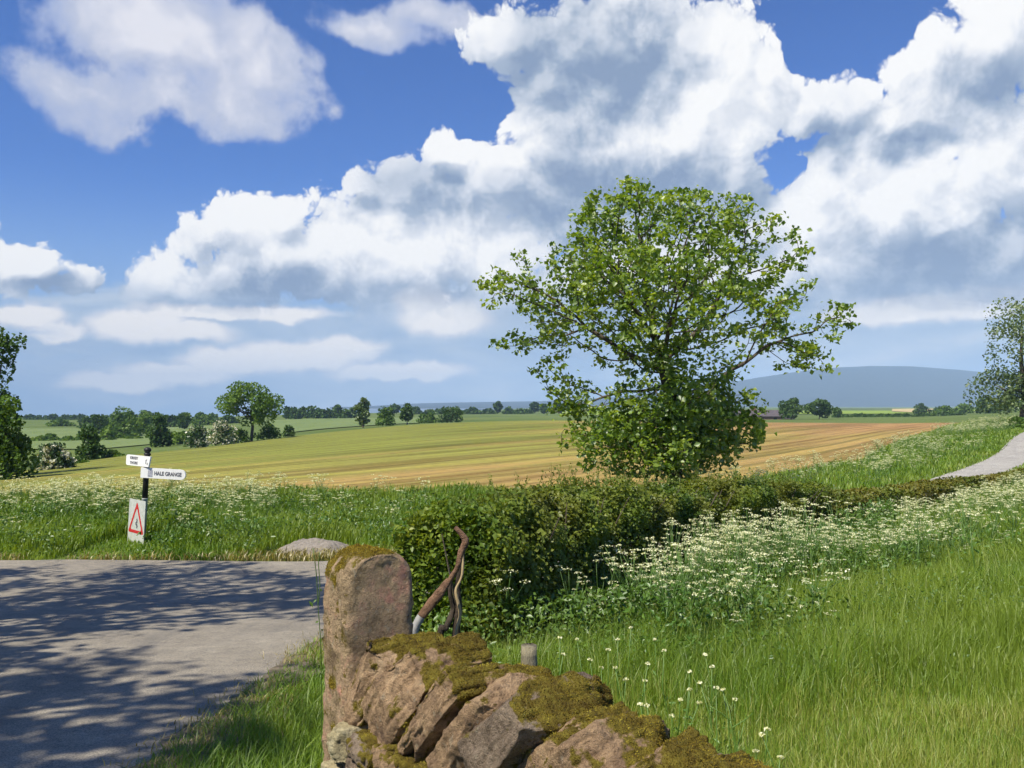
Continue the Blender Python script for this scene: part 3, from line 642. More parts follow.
# ------------------------------------------------------------------ hedges
HE = resample(np.array([[-0.50, 7.8], [2.6, 13.3], [6.2, 18.1]]), 0.3)
def hedge(name, C, hts, width, n, leaf, label, seed):
    r = np.random.default_rng(seed); b = np.array([C[0, 0], C[0, 1], float(gz(*C[0]))]); L = np.linspace(0, 1, len(C))
    t = r.uniform(0, 1, n); P = np.stack([np.interp(t, L, C[:, 0]), np.interp(t, L, C[:, 1])], 1)
    T = np.gradient(C, axis=0).mean(0); T /= np.linalg.norm(T); S = np.array([T[1], -T[0]])
    hh = np.interp(t, np.linspace(0, 1, len(hts)), hts)
    hh = hh*(0.88+0.30*(n2(P[:, 0], P[:, 1], 1.6, seed)-0.40))
    a = r.uniform(-1.0, 1.0, n)*math.pi*0.5                     # around the cross-section, 0 = top
    q = 1-np.abs(r.normal(0, 0.16, n)); q = np.clip(q, 0.15, 1.08)
    ca, sa = np.cos(a), np.sin(a); ca = np.sign(ca)*np.abs(ca)**0.55; sa = np.sign(sa)*np.abs(sa)**0.55
    bulge = 1+0.55*(fbm(np.stack([t*len(C)*0.5, a*2.2, 0*t], 1), seed+3, 3)-0.5)*2
    y = r.uniform(0, 1, n); side = np.abs(a) > 1.1
    off = width*0.5*sa*q*bulge; z = hh*(0.06+0.94*ca*q*np.where(side, 1, bulge*0.25+0.75))
    z = np.where(side & (r.uniform(0, 1, n) < 0.8), hh*r.uniform(0.02, 0.75, n), z)
    endx = r.normal(0, 0.10, n)
    inner = r.uniform(0, 1, n) < 0.16; off = np.where(inner, r.uniform(-0.40, 0.40, n)*width, off); z = np.where(inner, hh*r.uniform(0.02, 0.9, n), z)
    cap = r.uniform(0, 1, n) < 0.07                              # leaves closing the near end
    t = np.where(cap, 0, t); P = np.where(cap[:, None], C[0][None], P); off = np.where(cap, r.uniform(-0.5, 0.5, n)*width, off)
    z = np.where(cap, hts[0]*np.sqrt(np.clip(1-(off/width*1.7)**4, 0, 1))*r.uniform(0.02, 0.98, n), z); endx = np.where(cap, -np.abs(r.normal(0.10, 0.09, n)), endx)
    X = P[:, 0]+S[0]*off+T[0]*endx; Y = P[:, 1]+S[1]*off+T[1]*endx
    V3 = np.stack([X, Y, gz(X, Y)+z], 1)
    outw = np.stack([S[0]*sa, S[1]*sa, ca*0.8], 1)
    cl = fbm(V3*2.2, seed+5, 3); rn = np.clip(0.45+(cl-0.5)*1.8+0.5*(r.uniform(0, 1, n)-0.5), 0, 1)
    V, Fc, aa = leaf_geo(V3-b, r.uniform(0.7, 1.35, n)*leaf, rn, 0.25, 0.3, 0.8, r, outw)
    if seed == 43:
        aa = np.clip(aa*0.7+0.3, 0, 1)
    root = empty(name, b, label, 'hedge'); mesh('foliage', V, Fc, M['hedge' if seed != 43 else 'hedge_olive'], root, {'rnd': aa})
    if seed == 43: return
    G = Geo()
    for k in range(int(len(C)*3.2)):
        i = r.integers(0, len(C)); p = C[i]+S*r.normal(0, width*0.15)+T*r.uniform(-.2, .2); h = np.interp(L[i], np.linspace(0, 1, len(hts)), hts)
        p0 = np.array([p[0], p[1], float(gz(*p))-0.05]); d = r.normal(size=2)*0.22*h
        V, Fc = tube_geo([p0, p0+[d[0]*0.2+0.04, d[1]*0.3, h*0.4], p0+[d[0], d[1], h*0.9]], [0.022, 0.014, 0.004], 5); G.add(V-b, Fc)
    G.build('stems', M['bark'], root, True)
    # long shoots on top
    G2 = Geo()
    for k in range(int(len(C)*5.0)):
        i = r.integers(0, len(C)) if k > 14 else r.integers(0, 4); p = C[i]+S*r.normal(0, width*0.2); h = np.interp(L[i], np.linspace(0, 1, len(hts)), hts)*0.93
        p0 = np.array([p[0], p[1], float(gz(*p))+h]); d = r.normal(size=2)*0.10; ln = r.uniform(0.08, 0.30)
        tip = p0+np.array([d[0], d[1], ln]); V, Fc = tube_geo([p0, (p0+tip)/2, tip], [0.004, 0.003, 0.002], 3); G2.add(V-b, Fc, 0.3)
        m = 9; Q = p0+(tip-p0)*r.uniform(0, 1, (m, 1))+r.normal(0, 0.015, (m, 3)); V, Fc, aa = leaf_geo(Q-b, r.uniform(0.02, 0.04, m), r.uniform(.3, 1, m), 0.3, .2, .7, r); G2.add(V, Fc, aa)
    G2.build('shoots', M['hedge'], root)
hedge('hedge', HE, [1.42, 1.62, 1.58, 1.50, 1.44, 1.32, 1.18], 1.25, 135000, 0.050, 'thick clipped dark green hedge behind the old wall and iron bar', 41)
HE2 = resample(np.array([[6.4, 18.4], [10.5, 22.2], [16.5, 28.5], [24, 36.5]]), 0.5)
hedge('hedge', HE2, [0.95, 0.78, 0.44, 0.40], 1.0, 34000, 0.075, 'low rough olive hedge continuing beside the lane on the right', 43)

# ------------------------------------------------------------------ grass and flowers
def in_road(X, Y, pad=0.0):
    d, sd = lane_dist(X, Y)
    main = (X < road_right(Y)+pad) & (Y < road_far(X)+pad)
    return main | (d < 1.16+pad)
def in_field(X, Y):
    p = CX+F*X/np.maximum(Y, 1); nn = np.interp(p, FPX, FN); ff = np.interp(p, FPX, FF)
    return (Y > nn) & (Y < ff) & (p < 966) & (p > -420)
WP0, WP1 = np.array([-0.50, 3.18]), np.array([1.75, 0.62]); WD = (WP1-WP0)/np.linalg.norm(WP1-WP0); WN = np.array([-WD[1], WD[0]])    # WN points away from the camera
def wall_off(X, Y): return (X-WP0[0])*WN[0]+(Y-WP0[1])*WN[1], (X-WP0[0])*WD[0]+(Y-WP0[1])*WD[1]
def not_wall(X, Y):
    o, a = wall_off(X, Y); return ~((np.abs(o) < 0.27) & (a > -0.35))
def hedge_dist(X, Y):
    d = np.full(len(X), 1e9); sd = np.zeros(len(X))
    for C in (HE[::4], HE2[::4]):
        for i in range(len(C)-1):
            v = C[i+1]-C[i]; t = np.clip(((X-C[i, 0])*v[0]+(Y-C[i, 1])*v[1])/(v@v), 0, 1)
            qx = X-C[i, 0]-t*v[0]; qy = Y-C[i, 1]-t*v[1]; q = np.hypot(qx, qy); m = q < d; d[m] = q[m]; sd[m] = np.sign(v[0]*qy-v[1]*qx)[m]
    return d, sd           # sd<0: the meadow side

def sample(n, u0, u1, y0, y1, p=1.35, r=rng):
    u = r.uniform(u0, u1, n); q = r.uniform(0, 1, n); e = 2-p
    Y = (y0**e+(y1**e-y0**e)*q)**(1/e) if abs(e) > 1e-6 else y0*(y1/y0)**q
    return u*Y, Y

HEAP = (ux(315)*17.9, 17.9)
def make_grass():
    r = np.random.default_rng(51)
    # --- meadow on the right of the hedge and wall
    X, Y = sample(680000, -0.35, 1.0, 2.0, 40, 1.5, r)
    hd, hs = hedge_dist(X, Y); o, a = wall_off(X, Y)
    k = ~in_road(X, Y, 0.05) & ~in_field(X, Y) & not_wall(X, Y) & (o > 0.2) & ((hs < 0) | (Y < 9) | (hd < 0.2)) & ~((X < -0.75) & (Y < 8.8))
    X, Y, hd = X[k], Y[k], hd[k]
    ln = n2(X, Y, 0.55, 61); l2 = n2(X, Y, 2.2, 63); mown = sstep(6.0, 4.9, Y+1.6*(n2(X, Y, 0.8, 67)-0.5)-0.25*np.abs(X-2.2))
    h = (0.12+0.36*ln+0.20*l2)*(1-0.62*mown)*r.uniform(0.6, 1.15, len(X)); h = h*(1-0.35*sstep(1.6, 0.6, hd)); tall = r.uniform(0, 1, len(X)) < 0.05*(1-mown)*np.clip(ln*2-0.5, 0.1, 1); h = np.where(tall, h*1.55+0.06, h)
    w = np.maximum(0.0028, 0.00060*Y)*r.uniform(0.7, 1.5, len(X))
    rn = np.clip(0.42+0.9*(l2-0.5)+0.8*(ln-0.5)+0.22*r.normal(size=len(X))+0.25*mown, 0, 1); rn = np.where((rn > 0.9) & (mown < 0.4) & (r.uniform(0, 1, len(X)) < 0.7), 0.6, rn); rn = np.where((mown > 0.3) & (r.uniform(0, 1, len(X)) < 0.45*mown), r.uniform(0.86, 1.0, len(X)), rn)
    P = np.stack([X, Y, gz(X, Y)-0.02], 1)
    rn = np.where(tall, r.uniform(0.84, 0.97, len(X)), rn); w = np.where(tall, w*0.6, w)
    V, Fc, a = blade_geo(P, h, w, r.uniform(0.05, 0.75, len(X)), rn, r, (0.03, 0.02)); print('meadow blades', len(X))
    tag(mesh('meadow_grass', V, Fc, M['grass'], None, {'rnd': a}), 'tall lush green grass filling the meadow beyond the wall', 'grass', kind='stuff')
    # --- verge across the road, between the road and the field
    X, Y = sample(120000, -0.95, 0.25, 15.8, 27.5, 1.2, r)
    k = ~in_road(X, Y, 0.02) & ~in_field(X, Y-0.4); X, Y = X[k], Y[k]
    edge = np.clip((Y-road_far(X))/1.6, 0, 1); d, sd = lane_dist(X, Y); edge = np.minimum(edge, np.clip((d-1.5)/1.2, 0, 1))
    k = (d > 1.5) & ((sd > 0) | (Y < 17)); X, Y, edge = X[k], Y[k], edge[k]
    ln = n2(X, Y, 0.6, 71); cs = at(139, 500, 19); near_sign = (np.abs(X-cs[0]) < 0.75) & (Y < 19.4); hp = HEAP; hd_ = np.hypot((X-hp[0])*0.8, Y-hp[1]); front = (np.abs(X-hp[0]) < 0.95) & (Y < hp[1])
    h = (0.10+0.42*edge*(0.5+0.8*ln))*r.uniform(0.6, 1.15, len(X)); h = h*np.where(near_sign, 0.30, 1)*np.where(front, 0.35, 1)*sstep(0.55, 0.95, hd_); h = np.maximum(h, 0.02)
    rn = np.clip(0.38+0.9*(n2(X, Y, 1.2, 73)-0.5)+0.22*r.normal(size=len(X))*0.7, 0, 0.9)
    P = np.stack([X, Y, gz(X, Y)-0.02], 1); V, Fc, a = blade_geo(P, h, 0.00105*Y*r.uniform(0.7, 1.4, len(X)), r.uniform(0.1, 0.6, len(X)), rn, r)
    tag(mesh('verge_grass', V, Fc, M['grass'], None, {'rnd': a}), 'long green grass on the verge across the road', 'grass', kind='stuff')
    # dry fringe on the edge of the verge and of the lane banks
    X, Y = sample(9000, -0.62, -0.05, 16.3, 18.3, 1.0, r); e = Y-road_far(X); k = (e > 0.0) & (e < 0.22+0.9*sstep(-6.5, -4.9, X)) & (n2(X, Y, 1.0, 77) > 0.40-0.2*sstep(-6.5, -5, X)); X, Y = X[k], Y[k]
    P = np.stack([X, Y, gz(X, Y)-0.01], 1); V, Fc, a = blade_geo(P, r.uniform(0.04, 0.26, len(X)), 0.02, r.uniform(0.3, 1.0, len(X)), r.uniform(0, 1, len(X)), r)
    tag(mesh('dry_grass', V, Fc, M['dry'], None, {'rnd': a}), 'short dry yellowed grass fringing the road edge', 'grass', kind='stuff')
    # --- worn, dry fringe along the near road edge
    Y = r.uniform(1.5, 9.5, 9000); X = road_right(Y)+r.normal(0.10, 0.17, len(Y)); k = n2(X, Y, 1.4, 79) > 0.42; X, Y = X[k], Y[k]; P = np.stack([X, Y, gz(X, Y)], 1)
    V, Fc, a = blade_geo(P, r.uniform(0.02, 0.13, len(X)), 0.007, r.uniform(0.4, 1.2, len(X)), r.uniform(0, 1, len(X)), r)
    tag(mesh('dry_grass', V, Fc, M['dry'], None, {'rnd': a}), 'straw coloured dry grass along the near road edge by the gatepost', 'grass', kind='stuff')
    # --- near verge left of the gatepost
    X, Y = sample(100000, -0.62, 0.35, 1.6, 12, 1.3, r); o, a = wall_off(X, Y)
    padn = -0.02-0.22*n2(X, Y, 2.8, 85); k = ~in_road(X, Y, padn) & not_wall(X, Y) & ((o < 0.25) | (X < -0.7)); X, Y = X[k], Y[k]
    k = (Y < 11) & (X < 0.9) & ~((X > -0.55) & (Y > 3.4)); X, Y = X[k], Y[k]
    e = np.clip((X-road_right(Y)+0.12)/0.7, 0, 1); h = (0.07+0.26*(0.25+0.75*e)*(0.35+1.3*n2(X, Y, 2.4, 81)**1.5))*r.uniform(0.5, 1.2, len(X))
    P = np.stack([X, Y, gz(X, Y)-0.02], 1); V, Fc, a = blade_geo(P, h, np.maximum(0.005, 0.001*Y)*r.uniform(0.7, 1.4, len(X)), r.uniform(0.2, 0.9, len(X)), np.clip(0.35+0.9*(n2(X, Y, 2.0, 83)-0.5)+0.2*r.normal(size=len(X)), 0, 1), r)
    tag(mesh('roadside_grass', V, Fc, M['grass'], None, {'rnd': a}), 'shaded green grass between the road and the gatepost', 'grass', kind='stuff')
    # --- verges of the lane on the right, both sides
    n = 135000; i = r.integers(int(len(LC)*0.07), int(len(LC)*0.90), n); side = np.where(r.uniform(0, 1, n) < 0.62, 1, -1)
    T = np.gradient(LC, axis=0); T /= np.linalg.norm(T, axis=1, keepdims=True); S = np.stack([-T[:, 1], T[:, 0]], 1)
    off = np.where(side > 0, r.uniform(1.1, 14.0, n), r.uniform(1.0, 4.5, n)); P2 = LC[i]+S[i]*(side*off)[:, None]+T[i]*r.uniform(-.5, .5, (n, 1))
    X, Y = P2[:, 0], P2[:, 1]; hd, hs = hedge_dist(X, Y)
    k = ~in_field(X, Y) & ~in_road(X, Y, -0.15) & (hd > 0.35); X, Y, off, side = X[k], Y[k], off[k], side[k]
    h = (0.12+0.40*n2(X, Y, 0.4, 91)*np.clip((off-0.95)/0.9, 0.15, 1))*r.uniform(0.6, 1.2, len(X))
    P = np.stack([X, Y, gz(X, Y)-0.03], 1); V, Fc, a = blade_geo(P, h, 0.0011*Y*r.uniform(0.7, 1.4, len(X)), r.uniform(0.1, 0.6, len(X)), np.clip(0.5+0.8*(n2(X, Y, 0.5, 93)-0.5)+0.2*r.normal(size=len(X)), 0, 1), r)
    tag(mesh('lane_verge_grass', V, Fc, M['grass'], None, {'rnd': a}), 'rough grass on the banks of the lane climbing at the right', 'grass', kind='stuff')
    # --- broad leaved weeds on the verge across the road, by the hedge foot and in the near verge
    X1, Y1 = sample(30000, -0.9, -0.08, 16.6, 25, 1.2, r); e = Y1-road_far(X1); k = (e > 0.35) & (n2(X1, Y1, 0.7, 95) > 0.42) & ~((np.abs(X1-ux(139)*19) < 0.8) & (Y1 < 19.4)) & (np.hypot(X1-HEAP[0], Y1-HEAP[1]) > 1.15); X1, Y1 = X1[k], Y1[k]
    X2, Y2 = sample(90000, -0.2, 0.45, 6.6, 22, 1.3, r); hd, hs = hedge_dist(X2, Y2); k = (hs < 0) & (hd < 4.2) & (n2(X2, Y2, 0.9, 97) > 0.33+0.05*hd) & (r.uniform(0, 1, len(X2)) < np.clip(1.25-hd/3.4, 0.0, 1)**1.3); X2, Y2 = X2[k], Y2[k]
    X3, Y3 = sample(12000, -0.1, 0.28, 3.2, 6.5, 1.3, r); o, a3 = wall_off(X3, Y3); k = (o > 0.3) & (o < 1.5) & (n2(X3, Y3, 1.6, 99) > 0.5) & (r.uniform(0, 1, len(X3)) < 0.5); X3, Y3 = X3[k], Y3[k]
    X4, Y4 = sample(60000, -0.1, 0.75, 4.5, 32, 1.4, r); hd4, hs4 = hedge_dist(X4, Y4); o4, a4 = wall_off(X4, Y4); k = (hs4 < 0) & (o4 > 0.35) & ~in_road(X4, Y4, 0.5) & (n2(X4, Y4, 0.8, 141)+0.5*n2(X4, Y4, 2.6, 143) > 0.83); X4, Y4 = X4[k], Y4[k]
    X = np.concatenate([X1, X2, X3]); Y = np.concatenate([Y1, Y2, Y3])
    z = gz(X, Y)+r.uniform(0.05, 0.62, len(X))*np.where(Y < 7, 0.5, 1.0)*(0.5+0.8*n2(X, Y, 0.8, 101)); sz = np.where(Y < 7, 0.055, np.where(Y < 14.5, 0.055, 0.075))*r.uniform(0.6, 1.4, len(X))
    z4 = gz(X4, Y4)+r.uniform(0.04, 0.42, len(X4)); X, Y, z = np.concatenate([X, X4]), np.concatenate([Y, Y4]), np.concatenate([z, z4]); sz = np.concatenate([sz, np.maximum(0.026, 0.0036*Y4)*r.uniform(0.5, 1.3, len(X4))])
    V, Fc, a = leaf_geo(np.stack([X, Y, z], 1), sz, np.clip(0.4+1.2*(n2(X, Y, 1.4, 103)-0.5)+0.3*(r.uniform(0, 1, len(X))-0.5), 0, 1), 0.5, 0.3, 0.55, r)
    tag(mesh('weeds', V, Fc, M['weed'], None, {'rnd': a}), 'leafy green weeds among the verge and hedge bottom grass', 'weeds', kind='stuff')
make_grass()

def parsley_geo(r, H, n_umb=7, spread=0.28, q=0.013, umb_r=0.045):
    G = Geo()
    main = np.array([r.normal(0, 0.05), r.normal(0, 0.05), H*0.62]); V, Fc = tube_geo([[0, 0, -0.05], main*0.5, main], [0.008, 0.007, 0.005], 4); G.add(V, Fc, 0.2)
    for k in range(n_umb):
        a = r.uniform(0, 6.28); d = spread*r.uniform(0.2, 1.0); tip = np.array([main[0]+d*math.cos(a), main[1]+d*math.sin(a), H*r.uniform(0.80, 1.05)-0.25*d])
        s = main*r.uniform(0.55, 1.0); V, Fc = tube_geo([s, s*0.45+tip*0.55+[0, 0, -0.02], tip], [0.0045, 0.0035, 0.003], 3); G.add(V, Fc, 0.25)
        umb_k = umb_r*r.uniform(0.6, 1.6); nf = 22; aa = r.uniform(0, 6.28, nf); rr_ = umb_k*np.sqrt(r.uniform(0, 1, nf))*r.uniform(0.8, 1.3)
        P = tip+np.stack([rr_*np.cos(aa), rr_*np.sin(aa), 0.018-3.0*rr_**2+r.uniform(-.006, .006, nf)], 1)
        V, Fc, A = leaf_geo(P, r.uniform(0.85, 1.6, nf)*q, r.uniform(0.55, 1, nf), 1.2, 0.1, 1.0, r); G.add(V, Fc, A)
    m = 26; P = np.stack([r.normal(0, 0.11, m), r.normal(0, 0.11, m), r.uniform(0.08, 0.6, m)*H], 1); V, Fc, A = leaf_geo(P, r.uniform(0.04, 0.09, m), r.uniform(0, 0.42, m), 0.6, 0.2, 0.5, r); G.add(V, Fc, A)
    return G

def parsley():
    r = np.random.default_rng(77)
    protos = [parsley_geo(r, 0.85+0.3*r.uniform(0, 1), r.integers(5, 10)) for _ in range(8)]
    pm = []
    for g in protos:
        o = g.build('cow_parsley', M['parsley']); pm.append(o)
    # hedge foot: individual plants, nearest first
    X, Y = sample(10500, -0.12, 0.62, 7.0, 30, 1.3, r); hd, hs = hedge_dist(X, Y)
    dens = n2(X, Y, 0.42, 111)
    lim = np.interp(Y, [8, 10, 12, 15, 18, 22, 30], [2.2, 3.2, 4.0, 4.8, 5.0, 4.2, 3.4])
    k = (hs < 0) & (hd > 0.8) & (hd < lim*1.45) & (dens > 0.46+0.12*hd/lim) & (r.uniform(0, 1, len(X)) < np.clip(1.15-hd/(lim*1.45), 0, 1)**0.8) & (r.uniform(0, 1, len(X)) < np.interp(Y, [8, 10, 13, 20], [0.30, 0.50, 0.46, 0.42]))
    X, Y = X[k], Y[k]
    for px_, yc, sp_, m in ((880, 10.8, 0.75, 16), (905, 12.3, 0.8, 12), (975, 14.5, 1.1, 16), (1000, 17.5, 1.2, 14), (672, 8.9, 0.7, 9), (600, 8.2, 0.45, 6), (760, 10.6, 0.8, 10)):
        X = np.append(X, ux(px_)*yc+r.normal(0, sp_, m)); Y = np.append(Y, yc+r.normal(0, sp_*0.7, m))
    order = np.argsort(Y); X, Y = X[order], Y[order]
    print('parsley hedge foot', len(X))
    ni = min(285, len(X)); used = [0]*len(pm)
    for i in range(ni):
        j = int(r.integers(0, len(pm))); o = pm[j]
        if used[j]: o = pm[j].copy(); COL.objects.link(o)
        used[j] += 1; s = r.uniform(0.48, 1.08)
        o.location = (X[i], Y[i], float(gz(X[i], Y[i]))); o.rotation_euler = (r.normal(0, .06), r.normal(0, .06), r.uniform(0, 6.28)); o.scale = (s, s, s)
        tag(o, 'white flowering cow parsley plant in the drift along the hedge foot', 'wildflower', 'cow parsley along the hedge foot')
    for j, o in enumerate(pm):
        if not used[j]: bpy.data.objects.remove(o)
    # everything farther: one uncountable mass
    G = Geo()
    big = [parsley_geo(r, 0.95, 6, 0.32, 0.022, 0.062) for _ in range(6)]
    def put(x, y, s):
        g = big[int(r.integers(0, len(big)))]; a = r.uniform(0, 6.28); c, q = math.cos(a), math.sin(a)
        V = np.concatenate(g.V)*s; V = np.stack([V[:, 0]*c-V[:, 1]*q+x, V[:, 0]*q+V[:, 1]*c+y, V[:, 2]+float(gz(x, y))], 1)
        G.add(V, np.concatenate(g.F), np.concatenate(g.A))
    for i in range(ni, len(X)): put(X[i], Y[i], r.uniform(0.45, 0.7))
    # verge across the road
    X, Y = sample(1500, -0.75, -0.10, 17.6, 26.5, 1.0, r); dn = n2(X, Y, 0.35, 121); u = X/Y
    pr = np.interp(CX+F*u, [-60, 60, 130, 240, 300, 420], [0.45, 0.85, 1.0, 0.85, 0.16, 0.08])
    k = (dn > 0.40) & (r.uniform(0, 1, len(X)) < pr*np.interp(Y, [17.5, 19.5, 21, 22.5], [0.02, 0.10, 0.55, 1])); X, Y = X[k], Y[k]
    cs = at(141, 500, 19); k = ~((Y < 19.3) & (np.abs(X/Y-cs[0]/cs[1]) < 0.032)) & (np.hypot(X-HEAP[0], Y-HEAP[1]) > 1.3); X, Y = X[k], Y[k]
    for x, y in zip(X, Y): put(x, y, r.uniform(0.42, 0.98))
    print('verge parsley', len(X))
    # field edge behind the hedge and the lane's field-side bank
    n = 2600; T = np.gradient(LC, axis=0); T /= np.linalg.norm(T, axis=1, keepdims=True); S = np.stack([-T[:, 1], T[:, 0]], 1)
    i = r.integers(int(len(LC)*0.12), int(len(LC)*0.75), n); off = r.uniform(2.2, 8.5, n); P = LC[i]+S[i]*off[:, None]
    X, Y = P[:, 0], P[:, 1]; k = ~in_field(X, Y-0.5) & (n2(X, Y, 0.25, 131) > 0.46) & (lane_dist(X, Y)[0] > 2.0) & (r.uniform(0, 1, n) < np.interp(Y, [17, 28, 40, 70], [0.15, 0.25, 0.38, 0.45])); X, Y = X[k], Y[k]
    for x, y in zip(X, Y): put(x, y, r.uniform(0.55, 1.0))
    print('lane parsley', len(X))
    tag(G.build('cow_parsley_drift', M['parsley']), 'mass of white cow parsley on the far verges and lane bank', 'wildflowers', kind='stuff')
parsley()

# slender white-headed flowers beside the wall (each its own plant)
def near_flowers():
    r = np.random.default_rng(91); spots = [(567, 690), (563, 655), (590, 660), (601, 668), (615, 668), (626, 680), (645, 681), (664, 651), (648, 664), (700, 683), (716, 688), (723, 690), (690, 690), (600, 704), (640, 705), (647, 706), (672, 716), (699, 703), (587, 696), (608, 650),
        (560, 638), (577, 640), (631, 628), (705, 655), (735, 700), (767, 730), (762, 735), (756, 752), (780, 758), (690, 672), (655, 640), (618, 640), (680, 700), (712, 667)]
    for k, (px, py) in enumerate(spots):
        Yf = float(np.interp(py, [620, 700, 760], [6.0, 4.6, 3.7]))+r.uniform(-.15, .15); top = at(px, py, Yf); g = float(gz(top[0], top[1]))
        if top[2]-g < 0.12: top[2] = g+0.12
        b = np.array([top[0]+r.normal(0, .05), top[1]+r.normal(0, .05), g-0.02]); G = Geo()
        V, Fc = tube_geo([b*0+0, (top-b)*0.55+[r.normal(0, .015), 0, 0], top-b], [0.0045, 0.0035, 0.0025], 4); G.add(V, Fc, 0.35)
        nf = 16; d = r.normal(size=(nf, 3)); d /= np.linalg.norm(d, axis=1, keepdims=True); d[:, 2] = np.abs(d[:, 2])*0.7
        V, Fc, A = leaf_geo((top-b)+d*0.013, r.uniform(0.011, 0.018, nf), r.uniform(0.7, 1, nf), 0.6, 0.1, 0.9, r); G.add(V, Fc, A)
        m = 7; t = r.uniform(0.1, 0.6, (m, 1)); V, Fc, A = leaf_geo((top-b)*t+r.normal(0, .012, (m, 3)), r.uniform(0.02, 0.05, m), r.uniform(0.1, 0.45, m), 0.2, 0.2, 0.35, r); G.add(V, Fc, A)
        o = G.build('meadow_flower', M['parsley']); o.location = tuple(b)
        tag(o, 'slender stem with a small white flower head in the grass behind the wall', 'wildflower', 'white flower heads behind the wall')
near_flowers()
def dock(px, py, Y, H, seed, label, nl=14):
    r = np.random.default_rng(seed); b = gpt(px, Y, -0.02); G = Geo(); tip = np.array([-0.10*H, 0.02, H])
    P = resample(np.array([[0, 0, 0], [-0.02*H, 0.01, H*0.5], tip]), 0.04); V, Fc = tube_geo(P, np.linspace(0.010, 0.003, len(P)), 5); G.add(V, Fc, 0.42)
    for k in range(9):                                            # side sprays
        p0 = P[int(len(P)*r.uniform(0.45, 0.95))]; p1 = p0+np.array([r.normal(0, .05), r.normal(0, .05), r.uniform(0.05, 0.12)]); V, Fc = tube_geo([p0, (p0+p1)/2+[0.006, 0, 0], p1], [0.003, 0.0025, 0.002], 4); G.add(V, Fc, 0.4)
    G.build('stem', M['parsley'], (root := empty('dock_plant', b, label, 'weed')))
    G = Geo()
    for k in range(nl):                                            # arching strap leaves, each a bent strip
        a = r.uniform(0, 6.28); L = r.uniform(0.14, 0.28); w = L*r.uniform(0.22, 0.34); d = np.array([math.cos(a), math.sin(a), 0]); s_ = np.array([-d[1], d[0], 0]); V = []
        for j, t in enumerate(np.linspace(0, 1, 7)):
            c = d*L*t*0.9+np.array([0, 0, L*(0.95*t-0.75*t*t)]); ww = w*math.sin(math.pi*min(0.97, 0.08+0.9*t))*0.5; V += [c-s_*ww+[0, 0, ww*0.35], c+[0, 0, 0], c+s_*ww+[0, 0, ww*0.35]]
        Fc = []
        for j in range(6):
            for q in (0, 1): i = j*3+q; Fc += [[i, i+1, i+4], [i, i+4, i+3]]
        G.add(np.array(V)+np.array([0, 0, r.uniform(0.01, 0.10)]), Fc, r.uniform(0.2, 0.8))
    G.build('leaves', M['weed'], root, True)
dock(742, 0, 3.75, 0.46, 1, 'tall bolting dock plant with a leaning stem just behind the wall end')
dock(690, 0, 3.9, 0.10, 2, 'low rosette of broad dock leaves beside the mossy wall top', 18)
dock(665, 0, 4.15, 0.12, 3, 'broad leaved plant among the white flower heads', 16)

# ------------------------------------------------------------------ stones
def cube_sphere(n):
    V = []; Fc = []; idx = {}
    def vid(p):
        k = tuple(np.round(p, 6))
        if k not in idx: idx[k] = len(V); V.append(p)
        return idx[k]
    g = np.linspace(-1, 1, n+1)
    for axis_ in range(3):
        for s in (-1, 1):
            for i in range(n):
                for j in range(n):
                    q = []
                    for (a, b) in ((i, j), (i+1, j), (i+1, j+1), (i, j+1)):
                        p = np.zeros(3); p[axis_] = s; p[(axis_+1) % 3] = g[a]; p[(axis_+2) % 3] = g[b]; q.append(vid(p))
                    Fc.append(q if s > 0 else q[::-1])
    return np.array(V), np.array(Fc)
CUBE = {n: cube_sphere(n) for n in (14, 26, 36)}

def normals(V, Fc):
    Nv = np.zeros_like(V); f = np.cross(V[Fc[:, 2]]-V[Fc[:, 0]], V[Fc[:, 3]]-V[Fc[:, 1]])
    for k in range(4): np.add.at(Nv, Fc[:, k], f)
    return Nv/np.maximum(np.linalg.norm(Nv, axis=1, keepdims=True), 1e-9)

